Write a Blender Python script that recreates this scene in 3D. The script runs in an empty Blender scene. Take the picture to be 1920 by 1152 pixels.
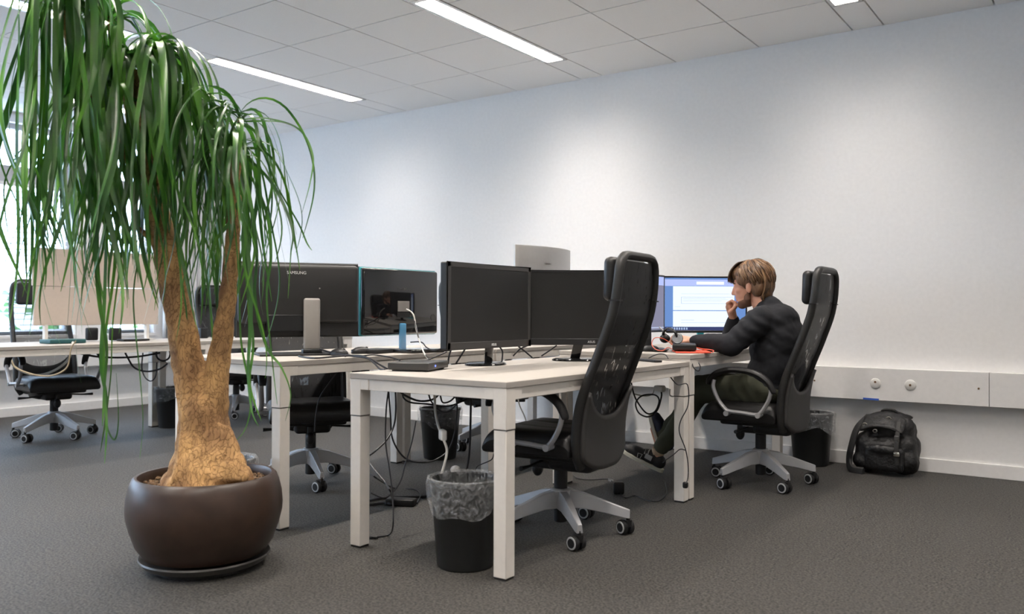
import bpy, bmesh, math, random
from math import sin, cos, pi, radians as R, sqrt, exp
from mathutils import Vector, Matrix, Euler, noise

SC = bpy.context.scene
COL = SC.collection
random.seed(7)

# ------------------------------------------------------------------ camera
F_PX, YAW, PITCH, ROLL, HC = 1592.5, -0.6156, 0.00616, 0.0030, 0.99
cam_d = bpy.data.cameras.new('camera')
cam = bpy.data.objects.new('camera', cam_d); COL.objects.link(cam)
cam_d.sensor_width = 36; cam_d.lens = 36 * F_PX / 1920
cam_d.clip_start = 0.05; cam_d.clip_end = 200
cam.matrix_world = Matrix.Translation((0, 0, HC)) @ Matrix.Rotation(-YAW, 4, 'Z') @ Matrix.Rotation(pi/2 + PITCH, 4, 'X') @ Matrix.Rotation(ROLL, 4, 'Z')
cam_d.dof.use_dof = True; cam_d.dof.focus_distance = 4.5; cam_d.dof.aperture_fstop = 2.4
SC.camera = cam

# ------------------------------------------------------------------ world, exposure
W = bpy.data.worlds.new('sky'); SC.world = W; W.use_nodes = True
bg = W.node_tree.nodes['Background']
bg.inputs[0].default_value = (0.56, 0.77, 1.05, 1); bg.inputs[1].default_value = 7.0
SC.view_settings.view_transform = 'Standard'; SC.view_settings.look = 'None'
SC.view_settings.exposure = 0.47; SC.view_settings.gamma = 1; SC.view_settings.use_curve_mapping = False
LAMP_POWER = 24.0
LAMP_COL = (1.0, 0.915, 0.835)
# room
XL, XR, YB, YF, ZC = -8.40, 4.6, -4.2, 5.848, 2.852
# ------------------------------------------------------------------ materials
def mat(name, col, rough=.5, metal=0., spec=.5, noise_amt=0., nscale=40., bump=0., bscale=80., trans=0., emit=None, estr=0., alpha=None, coat=0., stretch=None, sheen=0., bdist=.002):
    m = bpy.data.materials.new(name); m.use_nodes = True
    nt = m.node_tree; b = nt.nodes['Principled BSDF']
    b.inputs['Base Color'].default_value = (*col, 1); b.inputs['Roughness'].default_value = rough
    b.inputs['Metallic'].default_value = metal; b.inputs['Specular IOR Level'].default_value = spec
    b.inputs['Coat Weight'].default_value = coat; b.inputs['Sheen Weight'].default_value = sheen
    b.inputs['Transmission Weight'].default_value = trans
    if emit: b.inputs['Emission Color'].default_value = (*emit, 1); b.inputs['Emission Strength'].default_value = estr
    tc = nt.nodes.new('ShaderNodeTexCoord'); src = tc.outputs['Object']
    if stretch:
        mp = nt.nodes.new('ShaderNodeMapping'); mp.inputs['Scale'].default_value = stretch
        nt.links.new(src, mp.inputs[0]); src = mp.outputs[0]
    n = nt.nodes.new('ShaderNodeTexNoise'); n.inputs['Scale'].default_value = nscale; n.inputs['Detail'].default_value = 4
    nt.links.new(src, n.inputs['Vector'])
    r = nt.nodes.new('ShaderNodeValToRGB')
    a = max(noise_amt, .02)
    r.color_ramp.elements[0].position = .3; r.color_ramp.elements[1].position = .7
    r.color_ramp.elements[0].color = (*[c*(1-a) for c in col], 1); r.color_ramp.elements[1].color = (*[min(1, c*(1+a)) for c in col], 1)
    nt.links.new(n.outputs['Fac'], r.inputs[0]); nt.links.new(r.outputs[0], b.inputs['Base Color'])
    if bump:
        n2 = nt.nodes.new('ShaderNodeTexNoise'); n2.inputs['Scale'].default_value = bscale; n2.inputs['Detail'].default_value = 3
        nt.links.new(src, n2.inputs['Vector'])
        bp = nt.nodes.new('ShaderNodeBump'); bp.inputs['Strength'].default_value = bump; bp.inputs['Distance'].default_value = bdist
        nt.links.new(n2.outputs['Fac'], bp.inputs['Height']); nt.links.new(bp.outputs[0], b.inputs['Normal'])
    if alpha is not None:
        tr = nt.nodes.new('ShaderNodeBsdfTransparent'); mx = nt.nodes.new('ShaderNodeMixShader')
        out = nt.nodes['Material Output']; mx.inputs[0].default_value = alpha
        nt.links.new(tr.outputs[0], mx.inputs[1]); nt.links.new(b.outputs[0], mx.inputs[2]); nt.links.new(mx.outputs[0], out.inputs[0])
    return m

M = dict(
 wall=mat('white_wall_paint', (.84,.835,.83), .85, bump=.08, bscale=300),
 ceil=mat('ceiling_tile', (.88,.87,.855), .95, noise_amt=.03, nscale=300, bump=.1, bscale=400),
 gap=mat('ceiling_gap', (.12,.11,.10), .9),
 trim=mat('white_trim', (.82,.81,.80), .5),
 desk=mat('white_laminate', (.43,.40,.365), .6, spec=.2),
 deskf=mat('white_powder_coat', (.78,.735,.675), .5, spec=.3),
 seam=mat('dark_seam', (.08,.075,.07), .7),
 foot=mat('black_foot', (.02,.02,.02), .6),
 leather=mat('black_leather', (.010,.0095,.010), .40, bump=.3, bscale=260),
 leather2=mat('black_soft_edge', (.015,.0145,.014), .5, bump=.2, bscale=260),
 plast=mat('black_plastic', (.010,.010,.011), .45, spec=.4),
 shell=mat('grey_shell', (.034,.032,.031), .6, bump=.15, bscale=700),
 silver=mat('grey_metal', (.42,.42,.43), .38, metal=.35),
 ring=mat('pale_ring', (.45,.46,.47), .4),
 netm=mat('black_mesh_fabric', (.006,.006,.007), .6, alpha=.965),
 netm2=mat('black_mesh_fabric_loose', (.01,.012,.012), .6, alpha=.6),  # same mesh made more see-through, standing in for the bright window behind
 screen=mat('dark_screen', (.013,.0125,.012), .42, spec=.45),
 bezel=mat('dark_bezel', (.018,.018,.019), .3),
 bezel2=mat('graphite_bezel', (.045,.043,.042), .33),
 gloss=mat('glossy_black', (.01,.01,.011), .05, coat=.4),
 matback=mat('matte_black_back', (.016,.015,.015), .5),
 grey_plate=mat('grey_plate', (.30,.28,.265), .5),
 silvback=mat('silver_back', (.42,.41,.40), .35, metal=.2),
 logo=mat('logo_silver', (.75,.75,.75), .4),
 logod=mat('logo_dark', (.10,.10,.10), .5),
 teal=mat('teal_translucent', (.12,.55,.62), .15),
 cyan=mat('cyan_edge', (.05,.30,.34), .3),
 cable=mat('black_cable', (.012,.012,.016), .45),
 cablew=mat('white_cable', (.60,.58,.54), .5),
 cabler=mat('red_cable', (.75,.13,.07), .45),
 red=mat('red_cover', (.85,.10,.05), .5),
 white=mat('white_plastic', (.75,.74,.72), .4),
 bin=mat('black_bin', (.010,.011,.011), .42),
 pot=mat('brown_glazed_pot', (.042,.024,.016), .36, noise_amt=.25, nscale=12, bump=.1, bscale=30),
 saucer=mat('dark_saucer', (.05,.048,.045), .35),
 soil=mat('pebble_soil', (.16,.10,.055), .95, noise_amt=.8, nscale=90, bump=1, bscale=90, bdist=.01),
 skin=mat('skin', (.66,.345,.235), .5, noise_amt=.06, nscale=20),
 sweat=mat('black_sweater', (.009,.010,.014), .9, bump=.3, bscale=500),
 pants=mat('olive_trousers', (.055,.058,.036), .85, noise_amt=.15, nscale=8, bump=.3, bscale=300),
 shirt=mat('white_shirt', (.7,.68,.64), .8),
 hair=mat('brown_hair', (.15,.078,.038), .5, noise_amt=.45, nscale=24, stretch=(6,1,1)),
 hair2=mat('dark_brown_hair', (.07,.036,.019), .5, noise_amt=.3, nscale=30),
 hair3=mat('light_brown_hair', (.24,.135,.065), .45, noise_amt=.2, nscale=30),
 beard=mat('short_beard', (.17,.085,.052), .8, bump=.6, bscale=400),
 shoe=mat('navy_shoe', (.03,.035,.06), .7),
 shoeb=mat('black_shoe', (.018,.017,.018), .7),
 sole=mat('pale_sole', (.55,.52,.42), .7),
 lace=mat('pale_lace', (.45,.43,.42), .8),
 sock=mat('tan_sock', (.45,.33,.22), .8),
 bag=mat('black_nylon', (.007,.007,.008), .5, bump=.9, bscale=34, bdist=.008),
 strap=mat('black_webbing', (.018,.018,.018), .6),
 metal=mat('shiny_metal', (.8,.78,.7), .2, metal=1),
 tape=mat('blue_tape', (.05,.13,.55), .5),
 brass=mat('brown_screw', (.18,.10,.05), .5),
 board=mat('beige_board', (.62,.52,.44), .8),
 curtain=mat('white_curtain', (.76,.76,.77), .9),
 blind=mat('blind_slat', (.8,.82,.85), .5),
 frame=mat('window_frame', (.5,.5,.51), .5),
 glassb=mat('blue_bottle', (.16,.50,.85), .08, alpha=.7),
 tealk=mat('teal_case', (.012,.08,.085), .5),
 hedge=mat('hedge_leaves', (.10,.24,.05), .8, noise_amt=.7, nscale=6),
 fixt=mat('white_reflector', (.85,.84,.82), .25, metal=.3),
)
def highlight_streaks(m, lo, hi):   # noise in the transparency stands in for wavy highlights on the mesh
    nt = m.node_tree; mx = [n for n in nt.nodes if n.type == 'MIX_SHADER'][0]; tc = [n for n in nt.nodes if n.type == 'TEX_COORD'][0]
    n = nt.nodes.new('ShaderNodeTexNoise'); n.inputs['Scale'].default_value = 9; n.inputs['Distortion'].default_value = 3.0; n.inputs['Detail'].default_value = 1
    mp = nt.nodes.new('ShaderNodeMapping'); mp.inputs['Scale'].default_value = (1, 2.2, .7)
    nt.links.new(tc.outputs['Object'], mp.inputs[0]); nt.links.new(mp.outputs[0], n.inputs['Vector'])
    r = nt.nodes.new('ShaderNodeValToRGB'); e = r.color_ramp.elements
    e[0].position = .60; e[0].color = (hi,hi,hi,1); e[1].position = .68; e[1].color = (lo,lo,lo,1)
    nt.links.new(n.outputs['Fac'], r.inputs[0]); nt.links.new(r.outputs[0], mx.inputs[0])
highlight_streaks(M['netm'], .72, .975); highlight_streaks(M['netm2'], .45, .65)
# plants
def leaf_mat():
    m = bpy.data.materials.new('palm_leaf'); m.use_nodes = True; nt = m.node_tree; b = nt.nodes['Principled BSDF']
    b.inputs['Roughness'].default_value = .34; b.inputs['Specular IOR Level'].default_value = .75
    oi = nt.nodes.new('ShaderNodeTexCoord'); n = nt.nodes.new('ShaderNodeTexNoise'); n.inputs['Scale'].default_value = 9
    mp = nt.nodes.new('ShaderNodeMapping'); mp.inputs['Scale'].default_value = (1.5,1.5,.25)
    nt.links.new(oi.outputs['Object'], mp.inputs[0]); nt.links.new(mp.outputs[0], n.inputs['Vector'])
    r = nt.nodes.new('ShaderNodeValToRGB'); e = r.color_ramp.elements
    e[0].position = .32; e[0].color = (.022,.085,.018,1); e[1].position = .70; e[1].color = (.13,.36,.03,1)
    x = e.new(.5); x.color = (.05,.18,.022,1)
    nt.links.new(n.outputs['Fac'], r.inputs[0]); nt.links.new(r.outputs[0], b.inputs['Base Color'])
    tl = nt.nodes.new('ShaderNodeBsdfTranslucent'); mx = nt.nodes.new('ShaderNodeMixShader'); mx.inputs[0].default_value = .18
    nt.links.new(r.outputs[0], tl.inputs[0]); nt.links.new(b.outputs[0], mx.inputs[1]); nt.links.new(tl.outputs[0], mx.inputs[2])
    nt.links.new(mx.outputs[0], nt.nodes['Material Output'].inputs[0])
    return m
M['leaf'] = leaf_mat()
def bark_mat():
    m = bpy.data.materials.new('cracked_bark'); m.use_nodes = True; nt = m.node_tree; b = nt.nodes['Principled BSDF']
    b.inputs['Roughness'].default_value = .85
    tc = nt.nodes.new('ShaderNodeTexCoord'); mp = nt.nodes.new('ShaderNodeMapping'); mp.inputs['Scale'].default_value = (1,1,.55)
    nt.links.new(tc.outputs['Object'], mp.inputs[0])
    v = nt.nodes.new('ShaderNodeTexVoronoi'); v.feature = 'DISTANCE_TO_EDGE'; v.inputs['Scale'].default_value = 62
    n = nt.nodes.new('ShaderNodeTexNoise'); n.inputs['Scale'].default_value = 11; n.inputs['Detail'].default_value = 6
    nt.links.new(mp.outputs[0], n.inputs['Vector'])
    add = nt.nodes.new('ShaderNodeMixRGB'); add.inputs[0].default_value = .15
    nt.links.new(mp.outputs[0], add.inputs[1]); nt.links.new(n.outputs['Color'], add.inputs[2]); nt.links.new(add.outputs[0], v.inputs['Vector'])
    r = nt.nodes.new('ShaderNodeValToRGB'); e = r.color_ramp.elements
    e[0].position = .33; e[0].color = (.23,.118,.052,1); e[1].position = .66; e[1].color = (.66,.39,.16,1)
    nt.links.new(n.outputs['Fac'], r.inputs[0])
    r2 = nt.nodes.new('ShaderNodeValToRGB'); r2.color_ramp.elements[0].color = (.45,.4,.36,1); r2.color_ramp.elements[1].position = .10
    nt.links.new(v.outputs['Distance'], r2.inputs[0])
    mu = nt.nodes.new('ShaderNodeMixRGB'); mu.blend_type = 'MULTIPLY'; mu.inputs[0].default_value = .85
    nt.links.new(r.outputs[0], mu.inputs[1]); nt.links.new(r2.outputs[0], mu.inputs[2]); nt.links.new(mu.outputs[0], b.inputs['Base Color'])
    bp = nt.nodes.new('ShaderNodeBump'); bp.inputs['Strength'].default_value = .6; bp.inputs['Distance'].default_value = .006
    nt.links.new(r2.outputs[0], bp.inputs['Height']); nt.links.new(bp.outputs[0], b.inputs['Normal'])
    return m
M['bark'] = bark_mat()
def carpet_mat():
    m = bpy.data.materials.new('grey_carpet'); m.use_nodes = True; nt = m.node_tree; b = nt.nodes['Principled BSDF']
    b.inputs['Roughness'].default_value = .68; b.inputs['Specular IOR Level'].default_value = .29; b.inputs['Sheen Weight'].default_value = .07; b.inputs['Sheen Roughness'].default_value = .5
    tc = nt.nodes.new('ShaderNodeTexCoord'); n = nt.nodes.new('ShaderNodeTexNoise'); n.inputs['Scale'].default_value = 120; n.inputs['Detail'].default_value = 5
    n2 = nt.nodes.new('ShaderNodeTexNoise'); n2.inputs['Scale'].default_value = 60; n2.inputs['Detail'].default_value = 5
    nt.links.new(tc.outputs['Object'], n.inputs['Vector']); nt.links.new(tc.outputs['Object'], n2.inputs['Vector'])
    mx = nt.nodes.new('ShaderNodeMixRGB'); mx.inputs[0].default_value = .25
    nt.links.new(n.outputs['Fac'], mx.inputs[1]); nt.links.new(n2.outputs['Fac'], mx.inputs[2])
    r = nt.nodes.new('ShaderNodeValToRGB'); e = r.color_ramp.elements
    e[0].position = .40; e[0].color = (.006,.0055,.005,1); e[1].position = .62; e[1].color = (.082,.076,.067,1)
    nt.links.new(mx.outputs[0], r.inputs[0]); nt.links.new(r.outputs[0], b.inputs['Base Color'])
    bp = nt.nodes.new('ShaderNodeBump'); bp.inputs['Strength'].default_value = .5; bp.inputs['Distance'].default_value = .004
    nt.links.new(mx.outputs[0], bp.inputs['Height']); nt.links.new(bp.outputs[0], b.inputs['Normal'])
    return m
M['carpet'] = carpet_mat()
def film_mat():
    m = bpy.data.materials.new('clear_plastic_film'); m.use_nodes = True; nt = m.node_tree; b = nt.nodes['Principled BSDF']
    b.inputs['Base Color'].default_value = (.72,.74,.76,1); b.inputs['Roughness'].default_value = .22
    tc = nt.nodes.new('ShaderNodeTexCoord'); n = nt.nodes.new('ShaderNodeTexNoise'); n.inputs['Scale'].default_value = 22; n.inputs['Detail'].default_value = 4; n.inputs['Distortion'].default_value = 2.5
    nt.links.new(tc.outputs['Object'], n.inputs['Vector'])
    r = nt.nodes.new('ShaderNodeValToRGB'); e = r.color_ramp.elements
    e[0].position = .38; e[0].color = (.08,.08,.08,1); e[1].position = .75; e[1].color = (.42,.42,.42,1)
    nt.links.new(n.outputs['Fac'], r.inputs[0])
    bp = nt.nodes.new('ShaderNodeBump'); bp.inputs['Strength'].default_value = .8; bp.inputs['Distance'].default_value = .01
    nt.links.new(n.outputs['Fac'], bp.inputs['Height']); nt.links.new(bp.outputs[0], b.inputs['Normal'])
    tr = nt.nodes.new('ShaderNodeBsdfTransparent'); mx = nt.nodes.new('ShaderNodeMixShader')
    nt.links.new(r.outputs[0], mx.inputs[0]); nt.links.new(tr.outputs[0], mx.inputs[1]); nt.links.new(b.outputs[0], mx.inputs[2])
    nt.links.new(mx.outputs[0], nt.nodes['Material Output'].inputs[0])
    return m
M['film'] = film_mat()
def emis(name, col, s):
    m = bpy.data.materials.new(name); m.use_nodes = True; nt = m.node_tree
    nt.nodes.remove(nt.nodes['Principled BSDF']); e = nt.nodes.new('ShaderNodeEmission')
    e.inputs[0].default_value = (*col, 1); e.inputs[1].default_value = s
    nt.links.new(e.outputs[0], nt.nodes['Material Output'].inputs[0]); return m
M['tube'] = emis('lit_tube', (1, .95, .88), 9)
M['led'] = emis('blue_led', (.06, .10, 1), 6)
M['pc_page'] = emis('lit_page', (.72, .82, 1), .95)
M['pc_blue'] = emis('lit_blue_margin', (.13, .24, .52), .9)
M['pc_bar'] = emis('lit_toolbar', (.40, .47, .80), .9)
M['pc_field'] = emis('lit_field', (.75, .85, 1), 1.0)
M['pc_line'] = emis('lit_text_line', (.42, .48, .66), .9)
M['pc_dark'] = emis('lit_taskbar', (.035, .045, .12), 1)
M['pc_icon'] = emis('lit_icon', (.35, .45, .65), .9)
M['pc_grey'] = emis('lit_grey_page', (.19, .19, .27), 1)

# ------------------------------------------------------------------ mesh builder
class MB:
    def __init__(s): s.v = []; s.f = []; s.m = []; s.mi = 0
    def add(s, vs, fs):
        o = len(s.v); s.v += [tuple(v) for v in vs]
        for f in fs: s.f.append(tuple(o + i for i in f)); s.m.append(s.mi)
        return s
    def box(s, c, d, rot=None):
        hx, hy, hz = d[0]/2, d[1]/2, d[2]/2; c = Vector(c)
        vs = [Vector((x*hx, y*hy, z*hz)) for x in (-1,1) for y in (-1,1) for z in (-1,1)]
        if rot is not None:
            rm = rot if isinstance(rot, Matrix) else Euler(rot).to_matrix()
            vs = [rm @ v for v in vs]
        vs = [c + v for v in vs]
        return s.add(vs, [(0,1,3,2),(4,6,7,5),(0,4,5,1),(2,3,7,6),(0,2,6,4),(1,5,7,3)])
    def b2(s, lo, hi):
        return s.box([(a+b)/2 for a, b in zip(lo, hi)], [abs(b-a) for a, b in zip(lo, hi)])
    def rbox(s, c, d, r=.01, n=3, e=None, rot=None):   # superellipsoid style rounded box
        bm = bmesh.new(); bmesh.ops.create_cube(bm, size=1)
        for v in bm.verts: v.co = Vector((v.co.x*d[0], v.co.y*d[1], v.co.z*d[2]))
        bmesh.ops.bevel(bm, geom=bm.edges[:]+bm.verts[:], offset=min(r, min(d)*.49), segments=n, affect='EDGES', profile=.5)
        rm = (rot if isinstance(rot, Matrix) else Euler(rot).to_matrix()) if rot is not None else Matrix.Identity(3)
        bm.verts.index_update()
        s.add([Vector(c) + rm @ v.co for v in bm.verts], [[v.index for v in f.verts] for f in bm.faces]); bm.free(); return s
    def tube(s, pts, rad, n=8, flat=None, cap=True, up=None, closed=False):
        pts = [Vector(p) for p in pts]; k = len(pts)
        if not hasattr(rad, '__len__'): rad = [rad]*k
        o = []; prev = None
        for i, p in enumerate(pts):
            if closed: t = pts[(i+1) % k] - pts[i-1]
            else: t = pts[min(i+1, k-1)] - pts[max(i-1, 0)]
            t = t.normalized() if t.length > 1e-9 else Vector((0,0,1))
            if prev is None:
                a = Vector(up) if up else (Vector((0,0,1)) if abs(t.z) < .9 else Vector((1,0,0)))
            else: a = prev
            if up: a = Vector(up)
            a = a - t*a.dot(t)
            if a.length < 1e-6: a = Vector((1,0,0)) - t*t.x
            a.normalize(); bb = t.cross(a); prev = a
            fl = flat if flat else 1
            for j in range(n):
                an = 2*pi*j/n; o.append(p + a*cos(an)*rad[i]*fl + bb*sin(an)*rad[i])
        fs = []
        for i in range(k if closed else k-1):
            i2 = (i+1) % k
            for j in range(n): fs.append((i*n+j, i*n+(j+1)%n, i2*n+(j+1)%n, i2*n+j))
        if cap and not closed: fs.append(tuple(reversed(range(n)))); fs.append(tuple(range((k-1)*n, k*n)))
        return s.add(o, fs)
    def cyl(s, a, b, r0, r1=None, n=20):
        return s.tube([a, b], [r0, r0 if r1 is None else r1], n)
    def lathe(s, prof, n=40, c=(0,0,0), ax=None):
        c = Vector(c); k = len(prof); vs = []
        for r, z in prof:
            for j in range(n):
                an = 2*pi*j/n; v = Vector((r*cos(an), r*sin(an), z))
                if ax is not None: v = ax @ v
                vs.append(c + v)
        fs = [(i*n+j, i*n+(j+1)%n, (i+1)*n+(j+1)%n, (i+1)*n+j) for i in range(k-1) for j in range(n)]
        if prof[0][0] > 1e-5: fs.append(tuple(reversed(range(n))))
        if prof[-1][0] > 1e-5: fs.append(tuple(range((k-1)*n, k*n)))
        return s.add(vs, fs)
    def ell(s, c, r, rot=None, nu=16, nv=10):
        c = Vector(c); rm = (rot if isinstance(rot, Matrix) else Euler(rot).to_matrix()) if rot is not None else None
        vs = []; fs = []
        for i in range(nv+1):
            th = pi*i/nv
            for j in range(nu):
                ph = 2*pi*j/nu; v = Vector((r[0]*sin(th)*cos(ph), r[1]*sin(th)*sin(ph), r[2]*cos(th)))
                if rm: v = rm @ v
                vs.append(c+v)
        for i in range(nv):
            for j in range(nu): fs.append((i*nu+j, (i+1)*nu+j, (i+1)*nu+(j+1)%nu, i*nu+(j+1)%nu))
        return s.add(vs, fs)
    def caps(s, a, b, r0, r1, n=14):   # tapered capsule from stacked rings
        a, b = Vector(a), Vector(b); L = (b-a).length; t = (b-a).normalized() if L > 1e-6 else Vector((0,0,1))
        pts = []; rr = []
        for i in range(5):
            an = pi/2*i/4; pts.append(a - t*r0*cos(an)); rr.append(max(r0*sin(an), r0*.03))
        for i in range(5):
            an = pi/2*i/4; pts.append(b + t*r1*sin(an)); rr.append(max(r1*cos(an), r1*.03))
        return s.tube(pts, rr, n)
    def chain(s, pts, rad, n=14):
        for i in range(len(pts)-1): s.caps(pts[i], pts[i+1], rad[i], rad[i+1], n)
        return s
    def sheet(s, fn, nu, nv):
        vs = [fn(i/nu, j/nv) for j in range(nv+1) for i in range(nu+1)]
        return s.add(vs, [(j*(nu+1)+i, j*(nu+1)+i+1, (j+1)*(nu+1)+i+1, (j+1)*(nu+1)+i) for j in range(nv) for i in range(nu)])
    def mesh(s, name, mats, smooth=True, recalc=True, weld=True):
        me = bpy.data.meshes.new(name); me.from_pydata(s.v, [], s.f)
        for m in (mats if isinstance(mats, (list, tuple)) else [mats]): me.materials.append(m)
        for p, i in zip(me.polygons, s.m): p.material_index = i
        bm = bmesh.new(); bm.from_mesh(me)
        if weld: bmesh.ops.remove_doubles(bm, verts=bm.verts, dist=1e-6)
        if recalc: bmesh.ops.recalc_face_normals(bm, faces=bm.faces)
        bm.to_mesh(me); bm.free()
        if smooth:
            me.shade_smooth()
            try: me.set_sharp_from_angle(angle=R(38))
            except Exception: pass
        return me
def link(name, me, parent=None, loc=(0,0,0), rot=(0,0,0)):
    o = bpy.data.objects.new(name, me); COL.objects.link(o); o.location = loc; o.rotation_euler = rot
    if parent: o.parent = parent
    return o
def part(name, mb, m, parent=None, loc=(0,0,0), rot=(0,0,0), bevel=0, smooth=True, solid=0, sub=0, recalc=True, seg=2):
    o = link(name, mb.mesh(name, m, smooth, recalc), parent, loc, rot)
    if solid:
        md = o.modifiers.new('solid', 'SOLIDIFY'); md.thickness = solid; md.offset = 0
    if bevel:
        md = o.modifiers.new('bevel', 'BEVEL'); md.width = bevel; md.segments = seg; md.limit_method = 'ANGLE'; md.angle_limit = R(40)
    if sub:
        md = o.modifiers.new('sub', 'SUBSURF'); md.levels = sub; md.render_levels = sub
    return o
def tag(o, label, cat, group=None, kind=None):
    o['label'] = label; o['category'] = cat
    if group: o['group'] = group
    if kind: o['kind'] = kind
    return o
def thing(name, label, cat, loc=(0,0,0), rz=0, group=None):
    o = link(name, None, None, loc, (0,0,rz)); o.empty_display_size = .1
    return tag(o, label, cat, group)
def struct(o): o['kind'] = 'structure'; return o
def copy_tree(o, parent=None):
    c = o.copy(); COL.objects.link(c)
    if parent: c.parent = parent
    for ch in list(o.children): copy_tree(ch, c)
    return c
def fuse(mb, voxel, m, name, it=6, disp=None, fac=.5):
    """join overlapping closed shapes into one continuous skin"""
    me = mb.mesh(name, m, False, True, False)
    o = bpy.data.objects.new(name, me); COL.objects.link(o)
    r = o.modifiers.new('r', 'REMESH'); r.mode = 'VOXEL'; r.voxel_size = voxel
    s = o.modifiers.new('s', 'SMOOTH'); s.iterations = it; s.factor = fac
    dg = bpy.context.evaluated_depsgraph_get(); dg.update()
    n = bpy.data.meshes.new_from_object(o.evaluated_get(dg)); n.name = name
    bpy.data.objects.remove(o); bpy.data.meshes.remove(me)
    if disp:
        ns = [v.normal.copy() for v in n.vertices]
        for v, q in zip(n.vertices, ns): v.co = v.co + q*disp(v.co)
    n.materials.clear(); n.materials.append(m)
    for p in n.polygons: p.material_index = 0
    n.shade_smooth(); return n
def text_mesh(txt, size, m, name, depth=.0008):
    cu = bpy.data.curves.new(name, 'FONT'); cu.body = txt; cu.size = size; cu.extrude = depth; cu.align_x = 'CENTER'; cu.align_y = 'CENTER'
    o = bpy.data.objects.new(name, cu); COL.objects.link(o)
    dg = bpy.context.evaluated_depsgraph_get(); dg.update()
    me = bpy.data.meshes.new_from_object(o.evaluated_get(dg)); me.name = name
    bpy.data.objects.remove(o); me.materials.clear(); me.materials.append(m); return me
def smooth_path(pts, n=6):
    P = [Vector(p) for p in pts]; out = []
    for i in range(len(P)-1):
        p0, p1, p2, p3 = P[max(i-1,0)], P[i], P[i+1], P[min(i+2,len(P)-1)]
        for k in range(n):
            t = k/n; t2 = t*t; t3 = t2*t
            out.append(.5*((2*p1) + (p2-p0)*t + (2*p0-5*p1+4*p2-p3)*t2 + (3*p1-p0-3*p2+p3)*t3))
    out.append(P[-1]); return out
def ray(x, y):
    px, py = x-960, y-576; c, s = cos(-ROLL), sin(-ROLL); px, py = c*px-s*py, s*px+c*py
    a, b = px/F_PX, -py/F_PX; cy = cos(PITCH)-b*sin(PITCH); z = sin(PITCH)+b*cos(PITCH)
    return Vector((a*cos(YAW)+cy*sin(YAW), -a*sin(YAW)+cy*cos(YAW), z))
def at(x, y, d): return Vector((0,0,HC)) + ray(x, y)*d          # a measured photo point at a given depth in metres
def atz(x, y, z): r = ray(x, y); return Vector((0,0,HC)) + r*((z-HC)/r.z)

# ================================================================== ROOM
mb = MB().b2((XL-.3, YB-.2, -.1), (XR+.2, YF+.2, 0)); struct(part('floor', mb, M['carpet'], smooth=False))
mb = MB().b2((XL-.3, YF, 0), (XR+.2, YF+.2, 3.1)); struct(part('wall_front', mb, M['wall'], smooth=False))
mb = MB().b2((XL-.3, YB-.2, 0), (XR+.2, YB, 3.1)); struct(part('wall_back', mb, M['wall'], smooth=False))
mb = MB().b2((XR, YB, 0), (XR+.2, YF, 3.1)); struct(part('wall_right', mb, M['wall'], smooth=False))
WIN = [(-3.4,-1.9),(-1.6,-.1),(.2,1.7),(2.0,2.72),(3.0,4.37),(4.69,5.22)]  # windows nearer the camera lie out of view, added for daylight
WZ0, WZ1 = .76, 2.76
mb = MB(); ys = YB
mb.b2((XL-.3, YB, 0), (XL, YF, WZ0)); mb.b2((XL-.3, YB, WZ1), (XL, YF, 3.1))
for a, b in WIN: mb.b2((XL-.3, ys, WZ0), (XL, a, WZ1)); ys = b
mb.b2((XL-.3, ys, WZ0), (XL, YF, WZ1)); struct(part('wall_left', mb, M['wall'], smooth=False))
# windows with frames, transom bar and panes
glass = mat('window_glass', (.9,.95,1), .0, alpha=.06)
for i, (a, b) in enumerate(WIN):
    w = struct(link(f'window_{i+1}', None, None, (XL-.12, (a+b)/2, WZ0)))
    h = WZ1-WZ0; wd = b-a; mb = MB()
    mb.b2((-.03,-wd/2,0),(.03,-wd/2+.05,h)).b2((-.03,wd/2-.05,0),(.03,wd/2,h)).b2((-.03,-wd/2,0),(.03,wd/2,.05)).b2((-.03,-wd/2,h-.05),(.03,wd/2,h))
    mb.b2((-.04,-wd/2,1.44),(.04,wd/2,1.60))
    part('window_frame', mb, M['frame'], w, bevel=.004)
    part('pane', MB().b2((-.004,-wd/2+.05,.05),(.004,wd/2-.05,h-.05)), glass, w)
    part('window_sill', MB().b2((.0,-wd/2-.02,-.03),(.16,wd/2+.02,0)), M['trim'], w, bevel=.004)
# blinds: slats hang in front of the main panes
for i, (a, b) in enumerate(WIN[2:]):
    t = thing('window_blind', ['white slatted blind lowered in the window nearest the camera','white slatted blind in the narrow window at the picture edge','white slatted blind behind the far left office chair','white slatted blind in the narrow window beside the curtain'][i], 'blind', (XL-.05, (a+b)/2, WZ0), group='slatted window blinds')
    mb = MB(); k = 0
    z = .04
    while z < 1.40:
        mb.box((0,0,z), (.05, b-a-.12, .0025), (0, R(16), 0)); z += .055
    part('slats', mb, M['blind'], t)
    part('head_rail', MB().b2((-.025,-(b-a)/2+.05,1.405),(.025,(b-a)/2-.05,1.438)), M['trim'], t)
    for q in (-1,1): part('cord', MB().cyl((0,q*(b-a)/4,.03),(0,q*(b-a)/4,1.41),.002,n=5), M['trim'], t)
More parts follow.
